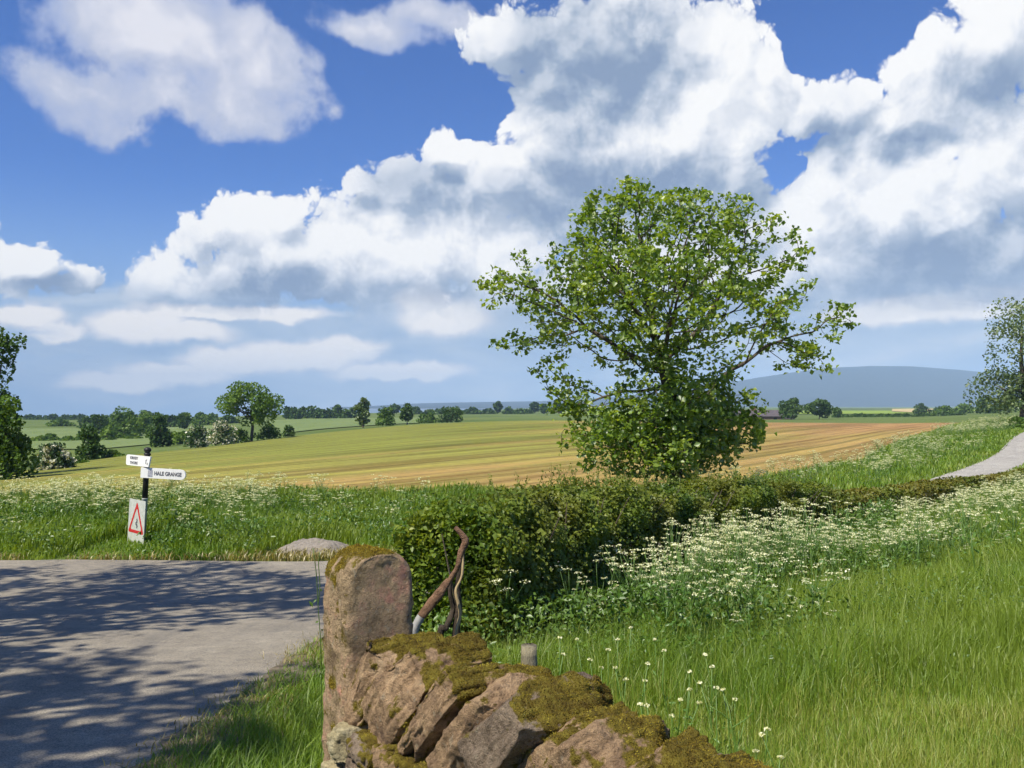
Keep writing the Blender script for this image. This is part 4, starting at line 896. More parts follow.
def rock(dims, seed, n=26, roundness=0.35, rough=0.06, cuts=6, rotm=None, moss=0.0, top_pow=1.0, origin=None, moss_at=None):
    """one irregular stone; returns world-space verts (about origin), faces, moss mask, normals"""
    r = np.random.default_rng(seed); C, Fc = CUBE[n]; d = np.array(dims)/2
    S = C/np.linalg.norm(C, axis=1, keepdims=True)*1.22
    V = C*(1-roundness)+S*roundness
    for _ in range(cuts):
        nrm = r.normal(size=3); nrm /= np.linalg.norm(nrm); lim = r.uniform(0.80, 1.04)*np.abs(nrm).sum()*0.80
        e = V@nrm-lim; V = V-np.outer(np.maximum(e, 0), nrm)
    V = V*d
    Nv = normals(V, Fc); sc_ = 1.0/min(dims)
    V = V+Nv*(rough*min(dims)*2.2*(fbm(V*sc_*1.3+seed, seed, 4)-0.5))[:, None]+Nv*(rough*min(dims)*0.5*(fbm(V*sc_*7+seed, seed+3, 3)-0.5))[:, None]+Nv*(0.010*(np.abs(fbm(V*34+seed, seed+5, 3)-0.5)*2-0.25))[:, None]
    lay_ = fbm(V*np.array([75.0, 7.0, 7.0])+seed, seed+8, 3); V = V+Nv*(0.020*(lay_-0.5)*(np.abs(Nv[:, [0]][:, 0]) < 0.75))[:, None]
    if rotm is not None: V = V@np.array(rotm).T
    Nv = normals(V, Fc)
    pos = V+(origin if origin is not None else 0)
    mk = 0.55*fbm(pos*7.0+3.1, 17, 4)+0.45*fbm(pos*19.0+1.1, 23, 4)
    ms = np.clip((mk-0.5)*3.4+0.20*Nv[:, 2]+0.34*(Nv[:, :2]@WD)+0.40*(Nv[:, :2]@WN)+0.31+moss, 0, 1) if moss > -1 else np.zeros(len(V))
    if moss_at is not None: ms = np.clip(ms*moss_at(V, Nv), 0, 1)
    return V, Fc, ms, Nv

def stone_obj(name, V, Fc, ms, Nv, mat, parent, loc, fuzz=0, seed=0):
    lift = sstep(0.35, 0.8, ms)
    V = V+Nv*(lift*(0.003+0.010*fbm((V+loc)*60, 5, 3)))[:, None]
    o = mesh(name, V, Fc, mat, parent, {'moss': ms}, smooth=True); o.location = tuple(loc)
    if fuzz:
        r = np.random.default_rng(seed+500); a = np.linalg.norm(np.cross(V[Fc[:, 2]]-V[Fc[:, 0]], V[Fc[:, 3]]-V[Fc[:, 1]]), axis=1)
        wgt = a*sstep(0.42, 0.75, ms[Fc].mean(1))
        if wgt.sum() > 1e-7:
            k = r.choice(len(Fc), fuzz, p=wgt/wgt.sum()); q = r.uniform(0, 1, (fuzz, 4)); q /= q.sum(1, keepdims=True)
            P = (V[Fc[k]]*q[:, :, None]).sum(1); D = Nv[Fc[k, 0]]+r.normal(0, .55, (fuzz, 3)); D /= np.linalg.norm(D, axis=1, keepdims=True)
            s = np.cross(D, r.normal(size=(fuzz, 3))); s /= np.linalg.norm(s, axis=1, keepdims=True); h = r.uniform(0.003, 0.009, (fuzz, 1)); w = 0.0017
            VV = np.stack([P-s*w-D*0.002, P+s*w-D*0.002, P+D*h], 1).reshape(-1, 3); ff = np.arange(fuzz*3).reshape(-1, 3)
            cl = fbm((P+loc)*22, 9, 3); rn = np.clip(0.42+1.9*(cl-0.5)+0.35*(r.uniform(0, 1, fuzz)-.5), 0, 1)
            mesh('moss', VV, ff, M['moss'], o, {'rnd': np.repeat(rn, 3)})
    return o

# gatepost ------------------------------------------------------------------
def gatepost():
    b2 = np.array([-0.565, 3.34]); zt = -0.560; zb = float(gz(*b2))-0.15
    W, D, H = 0.285, 0.235, zt-zb; na, nz_, nd = 28, 60, 14
    prof = []                                     # outline of the broad face from bottom left, over the arch, to bottom right
    spring = H-0.128
    for k in range(nz_): prof.append((-W/2, spring*k/nz_))
    for k in range(na+1):
        a = math.pi*(1-k/na); ce, se = math.cos(a), math.sin(a)
        prof.append((W/2*np.sign(ce)*abs(ce)**0.92, spring+0.128*abs(se)**0.92))
    for k in range(nz_-1, -1, -1): prof.append((W/2, spring*k/nz_))
    prof = np.array(prof); m = len(prof); V = []
    # rounded arris: inset at both faces
    ds = np.concatenate([[-D/2, -D/2+0.010], np.linspace(-D/2+0.025, D/2-0.025, nd), [D/2-0.010, D/2]])
    ins = np.concatenate([[0.014, 0.004], np.zeros(nd), [0.004, 0.014]])
    cen = np.stack([np.zeros(m), np.clip(prof[:, 1], 0, spring)], 1)
    for dd, i_ in zip(ds, ins):
        dirv = prof-cen; L = np.maximum(np.linalg.norm(dirv, axis=1, keepdims=True), 1e-6); q = prof-dirv/L*i_
        V.append(np.stack([q[:, 0], np.full(m, dd), q[:, 1]], 1))
    nr = len(ds); V = np.concatenate(V); Fc = list(grid_faces(nr, m)[:, ::-1])
    # broad faces: grid between mirrored outline points
    nx = 16; allV = [V]; base = len(V)
    for row, sgn in ((0, 1), (nr-1, -1)):
        P = V[row*m:(row+1)*m]; half = m//2; Lf = P[:half+1]; Rt = P[::-1][:half+1]
        t = np.linspace(0, 1, nx+1)[None, :, None]; Gd = Lf[:, None]*(1-t)+Rt[:, None]*t
        allV.append(Gd.reshape(-1, 3)); g = grid_faces(half+1, nx+1)+base; Fc += list(g if sgn > 0 else g[:, ::-1]); base += (half+1)*(nx+1)
    V = np.concatenate(allV); Fc = np.array(Fc)
    bmx = bmesh.new(); vs = [bmx.verts.new(v) for v in V]
    for f in Fc:
        try: bmx.faces.new([vs[i] for i in dict.fromkeys(f)])
        except Exception: pass
    bmesh.ops.remove_doubles(bmx, verts=bmx.verts[:], dist=0.0008); bmesh.ops.recalc_face_normals(bmx, faces=bmx.faces[:]); bmesh.ops.triangulate(bmx, faces=bmx.faces[:])
    bmx.verts.ensure_lookup_table(); bmx.normal_update()
    V = np.array([v.co[:] for v in bmx.verts]); Nv = np.array([v.normal[:] for v in bmx.verts]); Fc = np.array([[v.index for v in f.verts] for f in bmx.faces]); bmx.free()
    side = np.abs(Nv[:, 1]) < 0.5
    V = V+Nv*((fbm(V*9, 3, 4)-0.5)*0.016)[:, None]+Nv*((fbm(V*55, 4, 3)-0.5)*np.where(side, 0.022, 0.010))[:, None]
    V = V-np.maximum(0, fbm(V*14+5, 8, 2)-0.68)[:, None]*Nv*0.06
    ms = np.clip(0.75*Nv[:, 2]+(fbm(V*11, 6, 3)-0.5)*1.9-0.02, 0, 1); ms = np.where(side, np.clip(ms+0.05+0.9*(fbm(V*30, 12, 3)-0.28), 0, 1), np.clip(ms*0.7, 0, 0.5))
    a = R(35); c, s = math.cos(a), math.sin(a); Rm = np.array([[c, -s, 0], [s, c, 0], [0, 0, 1]])
    V = V@Rm.T
    o = mesh('gatepost', V, Fc, M['gatepost'], None, {'moss': ms}, smooth=True); o.location = (b2[0], b2[1], zb)
    tag(o, 'round topped stone gatepost with yellow moss, standing at the end of the wall', 'gatepost')
    r = np.random.default_rng(3); Nw = Nv@Rm.T; ctr = V[Fc].mean(1); wgt = sstep(0.45, 0.85, ms[Fc].mean(1))*np.linalg.norm(np.cross(V[Fc[:, 1]]-V[Fc[:, 0]], V[Fc[:, 2]]-V[Fc[:, 0]]), axis=1)
    n = 7000; k = r.choice(len(Fc), n, p=wgt/wgt.sum()); q = r.dirichlet([1, 1, 1], n); P = (V[Fc[k]]*q[:, :, None]).sum(1)
    Dn = Nw[Fc[k, 0]]+r.normal(0, .6, (n, 3)); Dn /= np.linalg.norm(Dn, axis=1, keepdims=True); s_ = np.cross(Dn, r.normal(size=(n, 3))); s_ /= np.linalg.norm(s_, axis=1, keepdims=True)
    VV = np.stack([P-s_*.002, P+s_*.002, P+Dn*r.uniform(.002, .006, (n, 1))], 1).reshape(-1, 3)
    mesh('moss', VV, np.arange(n*3).reshape(-1, 3), M['moss_yellow'], o, {'rnd': np.repeat(r.uniform(0, 1, n), 3)})
M['moss_yellow'] = leaf_mat('yellow_moss', [(0, (0.14, 0.095, 0.018)), (0.5, (0.26, 0.19, 0.025)), (1, (0.40, 0.31, 0.05))], 0.2, gloss=0)
gatepost()

# dry stone wall ----------------------------------------------------------------
def wall():
    z0 = -1.85; root = empty('dry_stone_wall', (WP0[0], WP0[1], float(gz(*WP0))), 'mossy dry stone wall with leaning cope stones running up to the gatepost', 'wall')
    base = np.array(root.location)
    zc = -1.125                                # underside of the copes
    W3, N3 = np.array([WD[0], WD[1], 0]), np.array([WN[0], WN[1], 0]); up = np.array([0, 0, 1.0])
    L = np.linalg.norm(WP1-WP0)
    # dark hearting behind the face stones
    bm = bmesh.new(); hw = 0.17
    vs = []
    for zz, q in ((z0, 1.15), (zc-0.02, 0.85)):
        for (a, s) in ((0.02, -1), (L, -1), (L, 1), (0.02, 1)):
            p = np.array([*WP0, 0])+W3*a+N3*s*hw*q; vs.append(bm.verts.new((p[0]-base[0], p[1]-base[1], zz-base[2])))
    for f in ((0, 1, 2, 3), (7, 6, 5, 4), (0, 4, 5, 1), (1, 5, 6, 2), (2, 6, 7, 3), (3, 7, 4, 0)): bm.faces.new([vs[i] for i in f])
    bm_obj('hearting', bm, M['hearting'], root)
    # cope stones: slabs on edge leaning towards the near end
    copes = [(0.09, 0.15, 0.34, 0.33, 0.42, 'stone', 36), (0.27, 0.19, 0.40, 0.37, 0.05, 'stone', 40), (0.43, 0.09, 0.36, 0.35, -0.45, 'stone', 42), (0.535, 0.115, 0.36, 0.40, 0.40, 'stone', 42), (0.675, 0.14, 0.38, 0.39, -0.15, 'stone', 41),
             (0.84, 0.17, 0.40, 0.42, 0.05, 'stone_grey', 41), (0.985, 0.10, 0.36, 0.36, 0.30, 'stone', 39), (1.11, 0.14, 0.36, 0.38, -0.05, 'stone', 38), (1.25, 0.12, 0.38, 0.35, 0.25, 'stone', 37), (1.41, 0.18, 0.40, 0.37, 0.05, 'stone_grey', 38), (1.57, 0.13, 0.38, 0.34, 0.2, 'stone', 36), (1.74, 0.18, 0.38, 0.36, 0.05, 'stone', 36),
             (1.92, 0.16, 0.38, 0.35, 0.2, 'stone_grey', 35), (2.1, 0.16, 0.38, 0.35, 0.1, 'stone', 34), (2.29, 0.19, 0.38, 0.35, 0.2, 'stone', 34), (2.48, 0.16, 0.38, 0.35, 0.1, 'stone', 34), (2.67, 0.18, 0.38, 0.35, 0.2, 'stone_grey', 34), (2.86, 0.18, 0.38, 0.35, 0.2, 'stone', 34), (3.05, 0.18, 0.38, 0.35, 0.2, 'stone', 34), (3.24, 0.18, 0.38, 0.35, 0.2, 'stone', 34)]
    for k, (a, th, dep, hg, mossy, mt, lean) in enumerate(copes):
        th *= 1.12
        if a > L-0.05: break
        t = R(lean); e1 = W3*math.cos(t)-up*math.sin(t); e3 = up*math.cos(t)+W3*math.sin(t); Rm = np.stack([e1, N3, e3], 1)
        yaw = R(random.uniform(-7, 7)); c, s = math.cos(yaw), math.sin(yaw); Rm = Rm@np.array([[c, -s, 0], [s, c, 0], [0, 0, 1]])
        ctr = np.array([*WP0, zc-0.055*max(0.0, a-0.4)])+W3*(a+math.sin(t)*hg*0.15)+up*(hg*math.cos(t)*0.47)+N3*random.uniform(-.015, .015)
        V, Fc, ms, Nv = rock((th, dep, hg), 300+k, 36, 0.09, 0.10, 12, Rm, mossy*0.5, origin=ctr)
        stone_obj('cope_stone', V, Fc, ms, Nv, M[mt], root, ctr-base, fuzz=6000 if a < 1.9 else 0, seed=k)
    # face stones on the camera side (and a plainer far side)
    r = np.random.default_rng(15)
    special = [  # along, height of centre, length, height, material, moss, roll
        (0.085, -1.185, 0.115, 0.125, 'stone_pale', -0.6, 8), (0.235, -1.165, 0.14, 0.075, 'stone_grey', 0.45, -10), (0.345, -1.165, 0.09, 0.085, 'stone', 0.35, 4), (0.235, -1.285, 0.25, 0.165, 'stone_grey', 0.12, -16),
        (0.415, -1.205, 0.11, 0.13, 'stone', 0.25, 12), (0.02, -1.325, 0.10, 0.11, 'stone_pale', -0.5, -6), (0.09, -1.395, 0.115, 0.12, 'stone_pale', -0.5, 12), (0.48, -1.315, 0.17, 0.10, 'stone_pale', -0.2, -3), (0.56, -1.175, 0.13, 0.09, 'stone', 0.3, 5)]
    def face(a, z, ln, hg, mt, mo, roll, side=-1, n=26, seed=0, dep=0.17):
        t = R(roll); e1 = W3*math.cos(t)+up*math.sin(t); e3 = up*math.cos(t)-W3*math.sin(t); Rm = np.stack([e1, N3, e3], 1)
        ctr = np.array([*WP0, z])+W3*a+N3*side*(0.135+0.06*(zc-z)/0.7+r.uniform(-.015, .02))
        V, Fc, ms, Nv = rock((ln, dep, hg), seed, n, 0.34, 0.11, 7, Rm, mo, origin=ctr)
        o = stone_obj('wall_stone', V, Fc, ms, Nv, M[mt], root, ctr-base, fuzz=900 if (mo > 0 and n > 14) else 0, seed=seed)
        if mt == 'stone_pale': o['label'] = 'pale cream coloured stone in the wall face'
    for k, s in enumerate(special): face(*s, seed=400+k)
    zrow = zc-0.06; k = 0
    for row in range(6):
        hg = [0.11, 0.12, 0.13, 0.13, 0.14, 0.14][row]; a = r.uniform(-0.02, 0.08)
        while a < L-0.1:
            ln = r.uniform(0.13, 0.26); cx = a+ln/2
            clash = any(abs(cx-s[0]) < (ln+s[2])*0.42 and abs(zrow-s[1]) < (hg+s[3])*0.40 for s in special)
            if not clash and k < 62: face(cx, zrow, ln*1.02, hg*1.05, 'stone' if r.uniform() < 0.55 else 'stone_grey', r.uniform(-0.1, 0.3), r.uniform(-6, 6), n=14, seed=500+k); k += 1
            a += ln
        zrow -= hg
wall()

# ------------------------------------------------------------------ bits beside the wall
def rough_tube(pts, rads, sides=12, amp=0.15, seed=0, flat=1.0, flat_dir=None):
    P = resample(np.array(pts, float), 0.012); Lp = np.linspace(0, 1, len(P)); rd = np.interp(Lp, np.linspace(0, 1, len(rads)), rads)
    V, Fc = tube_geo(P, rd, sides); n = len(P); axis_ = np.repeat(P, sides, 0); k = V[:n*sides]-axis_
    nz_ = fbm(V[:n*sides]*38, seed, 3)-0.5; k = k*(1+2*amp*nz_)[:, None]
    if flat_dir is not None:
        fd = np.asarray(flat_dir, float); fd /= np.linalg.norm(fd); k = k-np.outer((k@fd)*(1-flat), fd)
    V[:n*sides] = axis_+k; return V, Fc
def iron_bar():
    Yb = 4.15; A = lambda x, y, d=0: at(x, y, Yb+d)
    b = gpt(414, Yb); root = empty('bent_iron_bar', b, 'rusty bent iron bar with a crooked top leaning before the hedge', 'iron bar')
    G = Geo(); V, Fc = rough_tube([A(455, 527), A(460.5, 533), A(465.5, 540), A(464, 546), A(460, 555), A(458, 566), A(452, 577, .02), A(446, 585, .02)], [0.010, 0.015, 0.017, 0.0145, 0.013, 0.014, 0.016], 12, 0.26, 1); G.add(V, Fc)
    V, Fc = rough_tube([A(449, 580, .02), A(440, 592), A(430, 605), A(421, 617)], [0.016, 0.023, 0.024, 0.021], 12, 0.26, 2, 0.55, (0, 1, 0)); G.add(V, Fc)
    G.build('bar', M['rust'], root, True, origin=b)
    G = Geo(); q = gpt(408, Yb, -0.1); V, Fc = rough_tube([A(421.5, 616), A(417, 624), A(413, 638), A(410, 680), q], [0.021, 0.022, 0.02, 0.02, 0.02], 10, 0.08, 3); G.add(V, Fc)
    G.build('pale_foot', M['galv'], root, True, origin=b)
    # gnarled stake
    Ys = 4.3; A = lambda x, y, d=0: at(x, y, Ys+d); b = gpt(452, Ys); root = empty('gnarled_stake', b, 'dark gnarled wooden stake with peeling pale bark behind the iron bar', 'stake')
    G = Geo(); V, Fc = rough_tube([A(463, 548), A(461, 568), A(457, 588), A(459, 610), A(456, 640), gpt(455, Ys, -0.1)], [0.012, 0.018, 0.022, 0.024, 0.03, 0.04], 10, 0.3, 5); G.add(V, Fc)
    V, Fc = rough_tube([A(452, 573, -.02), A(450, 592, -.02), A(453, 610), A(446, 628, -.03), A(440, 645, -.03), gpt(436, Ys, -0.1)], [0.008, 0.016, 0.02, 0.026, 0.03, 0.035], 10, 0.3, 6); G.add(V, Fc)
    G.build('stem', M['old_wood'], root, True, origin=b)
    G = Geo(); V, Fc = rough_tube([A(463, 552, -.03), A(462, 575, -.035), A(456, 590, -.045), A(458, 602, -.045), A(460, 615, -.04), A(456, 632, -.045), A(455, 645, -.05)], [0.005, 0.007, 0.006, 0.009, 0.008, 0.007, 0.006], 8, 0.3, 7); G.add(V, Fc)
    G.build('peeling_bark', M['peeled'], root, True, origin=b)
    # short post behind the wall
    Yp = 3.05; b = gpt(529, Yp, -0.1); top = at(528.5, 646, Yp); h = top[2]-b[2]; G = Geo()
    V, Fc = rough_tube([[0, 0, 0], [0, 0, h*0.5], [0, 0, h*0.965], [0, 0, h*0.985], [0, 0, h]], [0.040, 0.039, 0.038, 0.036, 0.027], 16, 0.06, 12); G.add(V, Fc)
    o = G.build('fence_post', M['grey_wood'], None, True); o.location = tuple(b); tag(o, 'short grey lichened wooden post peeping over the mossy cope stones', 'post')
    # weed stalk left of the gatepost
    r = np.random.default_rng(4); Yw = 3.75; b = gpt(322, Yw); A = lambda x, y: at(x, y, Yw); G = Geo()
    for pts in ([b, A(321, 660), A(318, 605), A(316.5, 575), A(313, 548)], [A(318, 605), A(320, 585), A(318.5, 565), A(320, 552)]):
        V, Fc = tube_geo(resample(np.array(pts), 0.05), 0.0019, 4); G.add(V-b, Fc, 0.1)
    Q = np.array([A(311, 604), A(315, 601), A(322, 560), A(315, 551), A(319, 542), A(316, 575), A(321, 590), A(317, 622), A(322, 630), A(325, 640)]); V, Fc, a = leaf_geo(Q-b, np.array([.035, .022, .012, .012, .012, .016, .016, .02, .02, .02]), r.uniform(0, .5, 10), 0.1, .2, .5, r); G.add(V, Fc, a)
    o = G.build('weed_stalk', M['weed']); o.location = tuple(b); tag(o, 'thin green weed stalk standing against the left side of the gatepost', 'weed')
iron_bar()

# gravel heap on the verge
def heap():
    c = np.array([HEAP[0], HEAP[1], float(gz(*HEAP))]); n = 60; g = np.linspace(-1, 1, n); X, Yy = np.meshgrid(g, g); rr_ = np.hypot(X, Yy)
    q3 = np.stack([X.ravel(), Yy.ravel(), 0*X.ravel()], 1)
    z = 0.34*np.clip(1-rr_**2, 0, 1)**0.62*(0.9+0.6*(fbm(q3*2.2, 4, 4).reshape(X.shape)-0.5))+0.05*(fbm(q3*16, 6, 3).reshape(X.shape)-0.5)-0.05
    x = X*0.82; y = Yy*0.62; wz = gz((x+c[0]).ravel(), (y+c[1]).ravel()).reshape(X.shape)-c[2]
    o = mesh('gravel_heap', np.stack([x.ravel(), y.ravel(), (z+wz+np.where(rr_ > 1, -0.1, 0)).ravel()], 1), grid_faces(n, n), M['gravel'], smooth=True); o.location = tuple(c)
    tag(o, 'low pale grey gravel heap on the verge just left of the gatepost top', 'gravel heap')
heap()

# ------------------------------------------------------------------ signpost
def box_bm(bm, x0, x1, y0, y1, z0, z1, bev=0.0):
    vs = [bm.verts.new(p) for p in ((x0, y0, z0), (x1, y0, z0), (x1, y1, z0), (x0, y1, z0), (x0, y0, z1), (x1, y0, z1), (x1, y1, z1), (x0, y1, z1))]
    fs = [bm.faces.new([vs[i] for i in f]) for f in ((3, 2, 1, 0), (4, 5, 6, 7), (0, 1, 5, 4), (1, 2, 6, 5), (2, 3, 7, 6), (3, 0, 4, 7))]
    if bev: bmesh.ops.bevel(bm, geom=list({e for f in fs for e in f.edges}), offset=bev, segments=2, affect='EDGES')
def prism(bm, outline, y0, y1):
    a = [bm.verts.new((x, y0, z)) for x, z in outline]; b = [bm.verts.new((x, y1, z)) for x, z in outline]; n = len(outline)
    bm.faces.new(a); bm.faces.new(b[::-1])
    for i in range(n): bm.faces.new((a[i], b[i], b[(i+1) % n], a[(i+1) % n]))
def text_obj(name, s, size, mat, parent, loc, rot=(R(90), 0, 0), sx=1.0, bold=0.0, align='LEFT'):
    cu = bpy.data.curves.new(name, 'FONT'); cu.body = s; cu.size = size; cu.extrude = 0.002; cu.offset = bold; cu.align_x = align; cu.align_y = 'CENTER'
    o = bpy.data.objects.new(name, cu); COL.objects.link(o); bpy.context.view_layer.update()
    me = bpy.data.meshes.new_from_object(o.evaluated_get(bpy.context.evaluated_depsgraph_get())); COL.objects.unlink(o); bpy.data.objects.remove(o)
    me.materials.clear(); me.materials.append(mat)
    q = bpy.data.objects.new(name, me); COL.objects.link(q); q.parent = parent; q.location = loc; q.rotation_euler = rot; q.scale = (sx, 1, 1); return q

def lathe(prof, seg=20):
    bm = bmesh.new(); rings = []
    for r_, z in prof: rings.append([bm.verts.new((r_*math.cos(2*math.pi*k/seg), r_*math.sin(2*math.pi*k/seg), z)) for k in range(seg)])
    for i in range(len(rings)-1):
        for k in range(seg): bm.faces.new((rings[i][k], rings[i][(k+1) % seg], rings[i+1][(k+1) % seg], rings[i+1][k]))
    bm.faces.new(rings[0][::-1]); bm.faces.new(rings[-1]); return bm

def fingerpost():
    Y0 = 19.0; s = Y0/F; b = gpt(142.2, Y0, -0.12)
    root = empty('fingerpost', b, 'old black and white fingerpost with two pointing arms on the far verge', 'signpost')
    root.rotation_euler = (0, R(3.2), 0)
    zz = lambda py: (HZ-py)*s-b[2]
    zf, zt, zl = zz(447), zz(455), zz(498)
    bm_obj('lower_post', lathe([(0.062, 0), (0.062, zl-0.02), (0.066, zl-0.015), (0.066, zl)]), M['plate'], root, True)
    bm_obj('upper_post', lathe([(0.060, zl+0.001), (0.060, zz(478)), (0.060, zt)]), M['black_paint'], root, True)
    h = zf-zt; bm_obj('finial', lathe([(0.060, zt+0.001), (0.078, zt+0.012), (0.078, zt+0.035), (0.05, zt+0.05), (0.06, zt+0.07), (0.082, zt+h*0.6), (0.074, zt+h*0.8), (0.045, zt+h*0.95), (0.012, zt+h)]), M['black_paint'], root, True)
    # right arm with rounded end
    z0, z1 = zz(477.3), zz(467.2); hh = (z1-z0)/2; zc = (z0+z1)/2; bm = bmesh.new(); xa, xb = -0.08, 0.95-0.02
    ol = [(xa, zc-hh), (xb-hh, zc-hh)]+[(xb-hh+hh*math.sin(a), zc-hh*math.cos(a)) for a in np.linspace(0, math.pi, 16)[1:-1]]+[(xb-hh, zc+hh), (xa, zc+hh)]
    prism(bm, ol, -0.105, -0.066); arm = bm_obj('arm', bm, M['white_paint'], root); arm.rotation_euler = (0, 0, R(-2)); arm['label'] = 'white arm pointing right with rounded end reading HALE GRANGE'
    text_obj('lettering', 'HALE GRANGE', 0.118, M['letter'], arm, (0.225, -0.1085, zc), sx=0.78, bold=0.003)
    bm = bmesh.new(); box_bm(bm, 0.085, 0.185, -0.112, -0.106, zc-0.075, zc+0.075, 0.002)
    bm_obj('mount_shade', bm, M['mount_shade'], arm)  # grey block standing in for the shade of the collar mount
    bm = lathe([(0.0715, z0+0.01), (0.074, z0+0.02), (0.074, z1-0.02), (0.0715, z1-0.01)]); bm_obj('collar', bm, M['white_paint'], root, True)
    # left arm, pointing away to the left
    z0, z1 = zz(466.3), zz(455.8); hh = (z1-z0)/2; zc = (z0+z1)/2; bm = bmesh.new(); xa, xb = -0.52, 0.19; rc = 0.045
    ol = [(xb-0.03, zc-hh), (xb+0.02, zc+hh)]+[(xa+rc-rc*math.sin(a), zc+hh-rc+rc*math.cos(a)) for a in np.linspace(0, math.pi/2, 6)]+[(xa+rc-rc*math.cos(a), zc-hh+rc-rc*math.sin(a)) for a in np.linspace(0, math.pi/2, 6)]
    prism(bm, ol, -0.105, -0.066); arm = bm_obj('arm', bm, M['white_paint'], root); arm.rotation_euler = (0, 0, R(-24)); arm['label'] = 'shorter white arm pointing left with two lines of lettering'
    text_obj('lettering', 'KIRKBY', 0.085, M['letter'], arm, (-0.40, -0.1085, zc+0.052), sx=0.85, bold=0.0015)
    text_obj('lettering', 'THORE', 0.085, M['letter'], arm, (-0.40, -0.1085, zc-0.055), sx=0.85, bold=0.0015)
    text_obj('lettering', '1', 0.13, M['letter'], arm, (0.05, -0.1085, zc-0.01), bold=0.001)
    text_obj('lettering', '1', 0.06, M['letter'], arm, (0.092, -0.1085, zc+0.035), bold=0.001); text_obj('lettering', '2', 0.06, M['letter'], arm, (0.11, -0.1085, zc-0.045), bold=0.001)
    # warning triangle
    zt_, zb_ = zz(501), zz(532.5); c = np.array([-0.10, -0.13, 0]); H = zt_-zb_; Wd = 0.66
    def tri(sc_): 
        pts = []
        for (x, z) in ((-Wd/2, 0), (Wd/2, 0), (0, H)):
            cx, cz = 0, H/3; x2, z2 = cx+(x-cx)*sc_, cz+(z-cz)*sc_; pts.append((x2, z2))
        out_ = []; rc = 0.035
        for i in range(3):
            p = np.array(pts[i]); a = np.array(pts[i-1]); d = np.array(pts[(i+1) % 3]); va = (a-p)/np.linalg.norm(a-p); vd = (d-p)/np.linalg.norm(d-p)
            out_ += [tuple(p+va*rc*1.6), tuple(p+(va+vd)*rc*0.45), tuple(p+vd*rc*1.6)]
        return out_
    bm = bmesh.new(); box_bm(bm, -0.345, 0.345, -0.006, 0.006, zz(547)-zb_, H*1.05, 0.004); sign = bm_obj('warning_plate', bm, M['plate'], root); sign.location = (c[0], c[1], zb_); sign.rotation_euler = (0, 0, R(-38))
    bm = bmesh.new(); o1, o2 = tri(1.0), tri(0.72)
    for y in (-0.0095, -0.0065):
        pass
    n = len(o1); A = [bm.verts.new((x, -0.0095, z)) for x, z in o1]; B = [bm.verts.new((x, -0.0095, z)) for x, z in o2]; A2 = [bm.verts.new((x, -0.0065, z)) for x, z in o1]; B2 = [bm.verts.new((x, -0.0065, z)) for x, z in o2]
    for i in range(n):
        j = (i+1) % n; bm.faces.new((A[i], A[j], B[j], B[i])); bm.faces.new((A2[i], B2[i], B2[j], A2[j])); bm.faces.new((A[i], A2[i], A2[j], A[j])); bm.faces.new((B[i], B[j], B2[j], B2[i]))
    bm_obj('red_border', bm, M['red'], sign)
    for zb2 in (0.08, 0.5):
        bm = bmesh.new(); box_bm(bm, 0.05, 0.20, 0.0065, 0.11, zb2, zb2+0.035, 0.003); bm_obj('bracket', bm, M['galv'], sign)
    bm = bmesh.new(); pts = resample(np.array([(0.02, 0.12), (0.05, 0.17), (-0.02, 0.21), (0.04, 0.27), (0.01, 0.32)]), 0.02)
    for i in range(len(pts)-1):
        p, q = pts[i], pts[i+1]; d = (q-p)/np.linalg.norm(q-p); nn = np.array([-d[1], d[0]])*0.022
        vs = [bm.verts.new((x, y, z)) for y in (-0.0095, -0.0065) for x, z in (p-nn, q-nn, q+nn, p+nn)]
        bm.faces.new(vs[:4]); bm.faces.new(vs[4:][::-1])
        for k in range(4): bm.faces.new((vs[k], vs[4+k], vs[4+(k+1) % 4], vs[(k+1) % 4]))
    bm_obj('bend_symbol', bm, M['letter'], sign)

M['mount_shade'] = simple_mat('painted_mount_shade', (0.24, 0.25, 0.30), (0.52, 0.52, 0.56), 30, 0.5, 0.0, 0.001)  # shade beside the collar mount, painted as a grey tone
fingerpost()

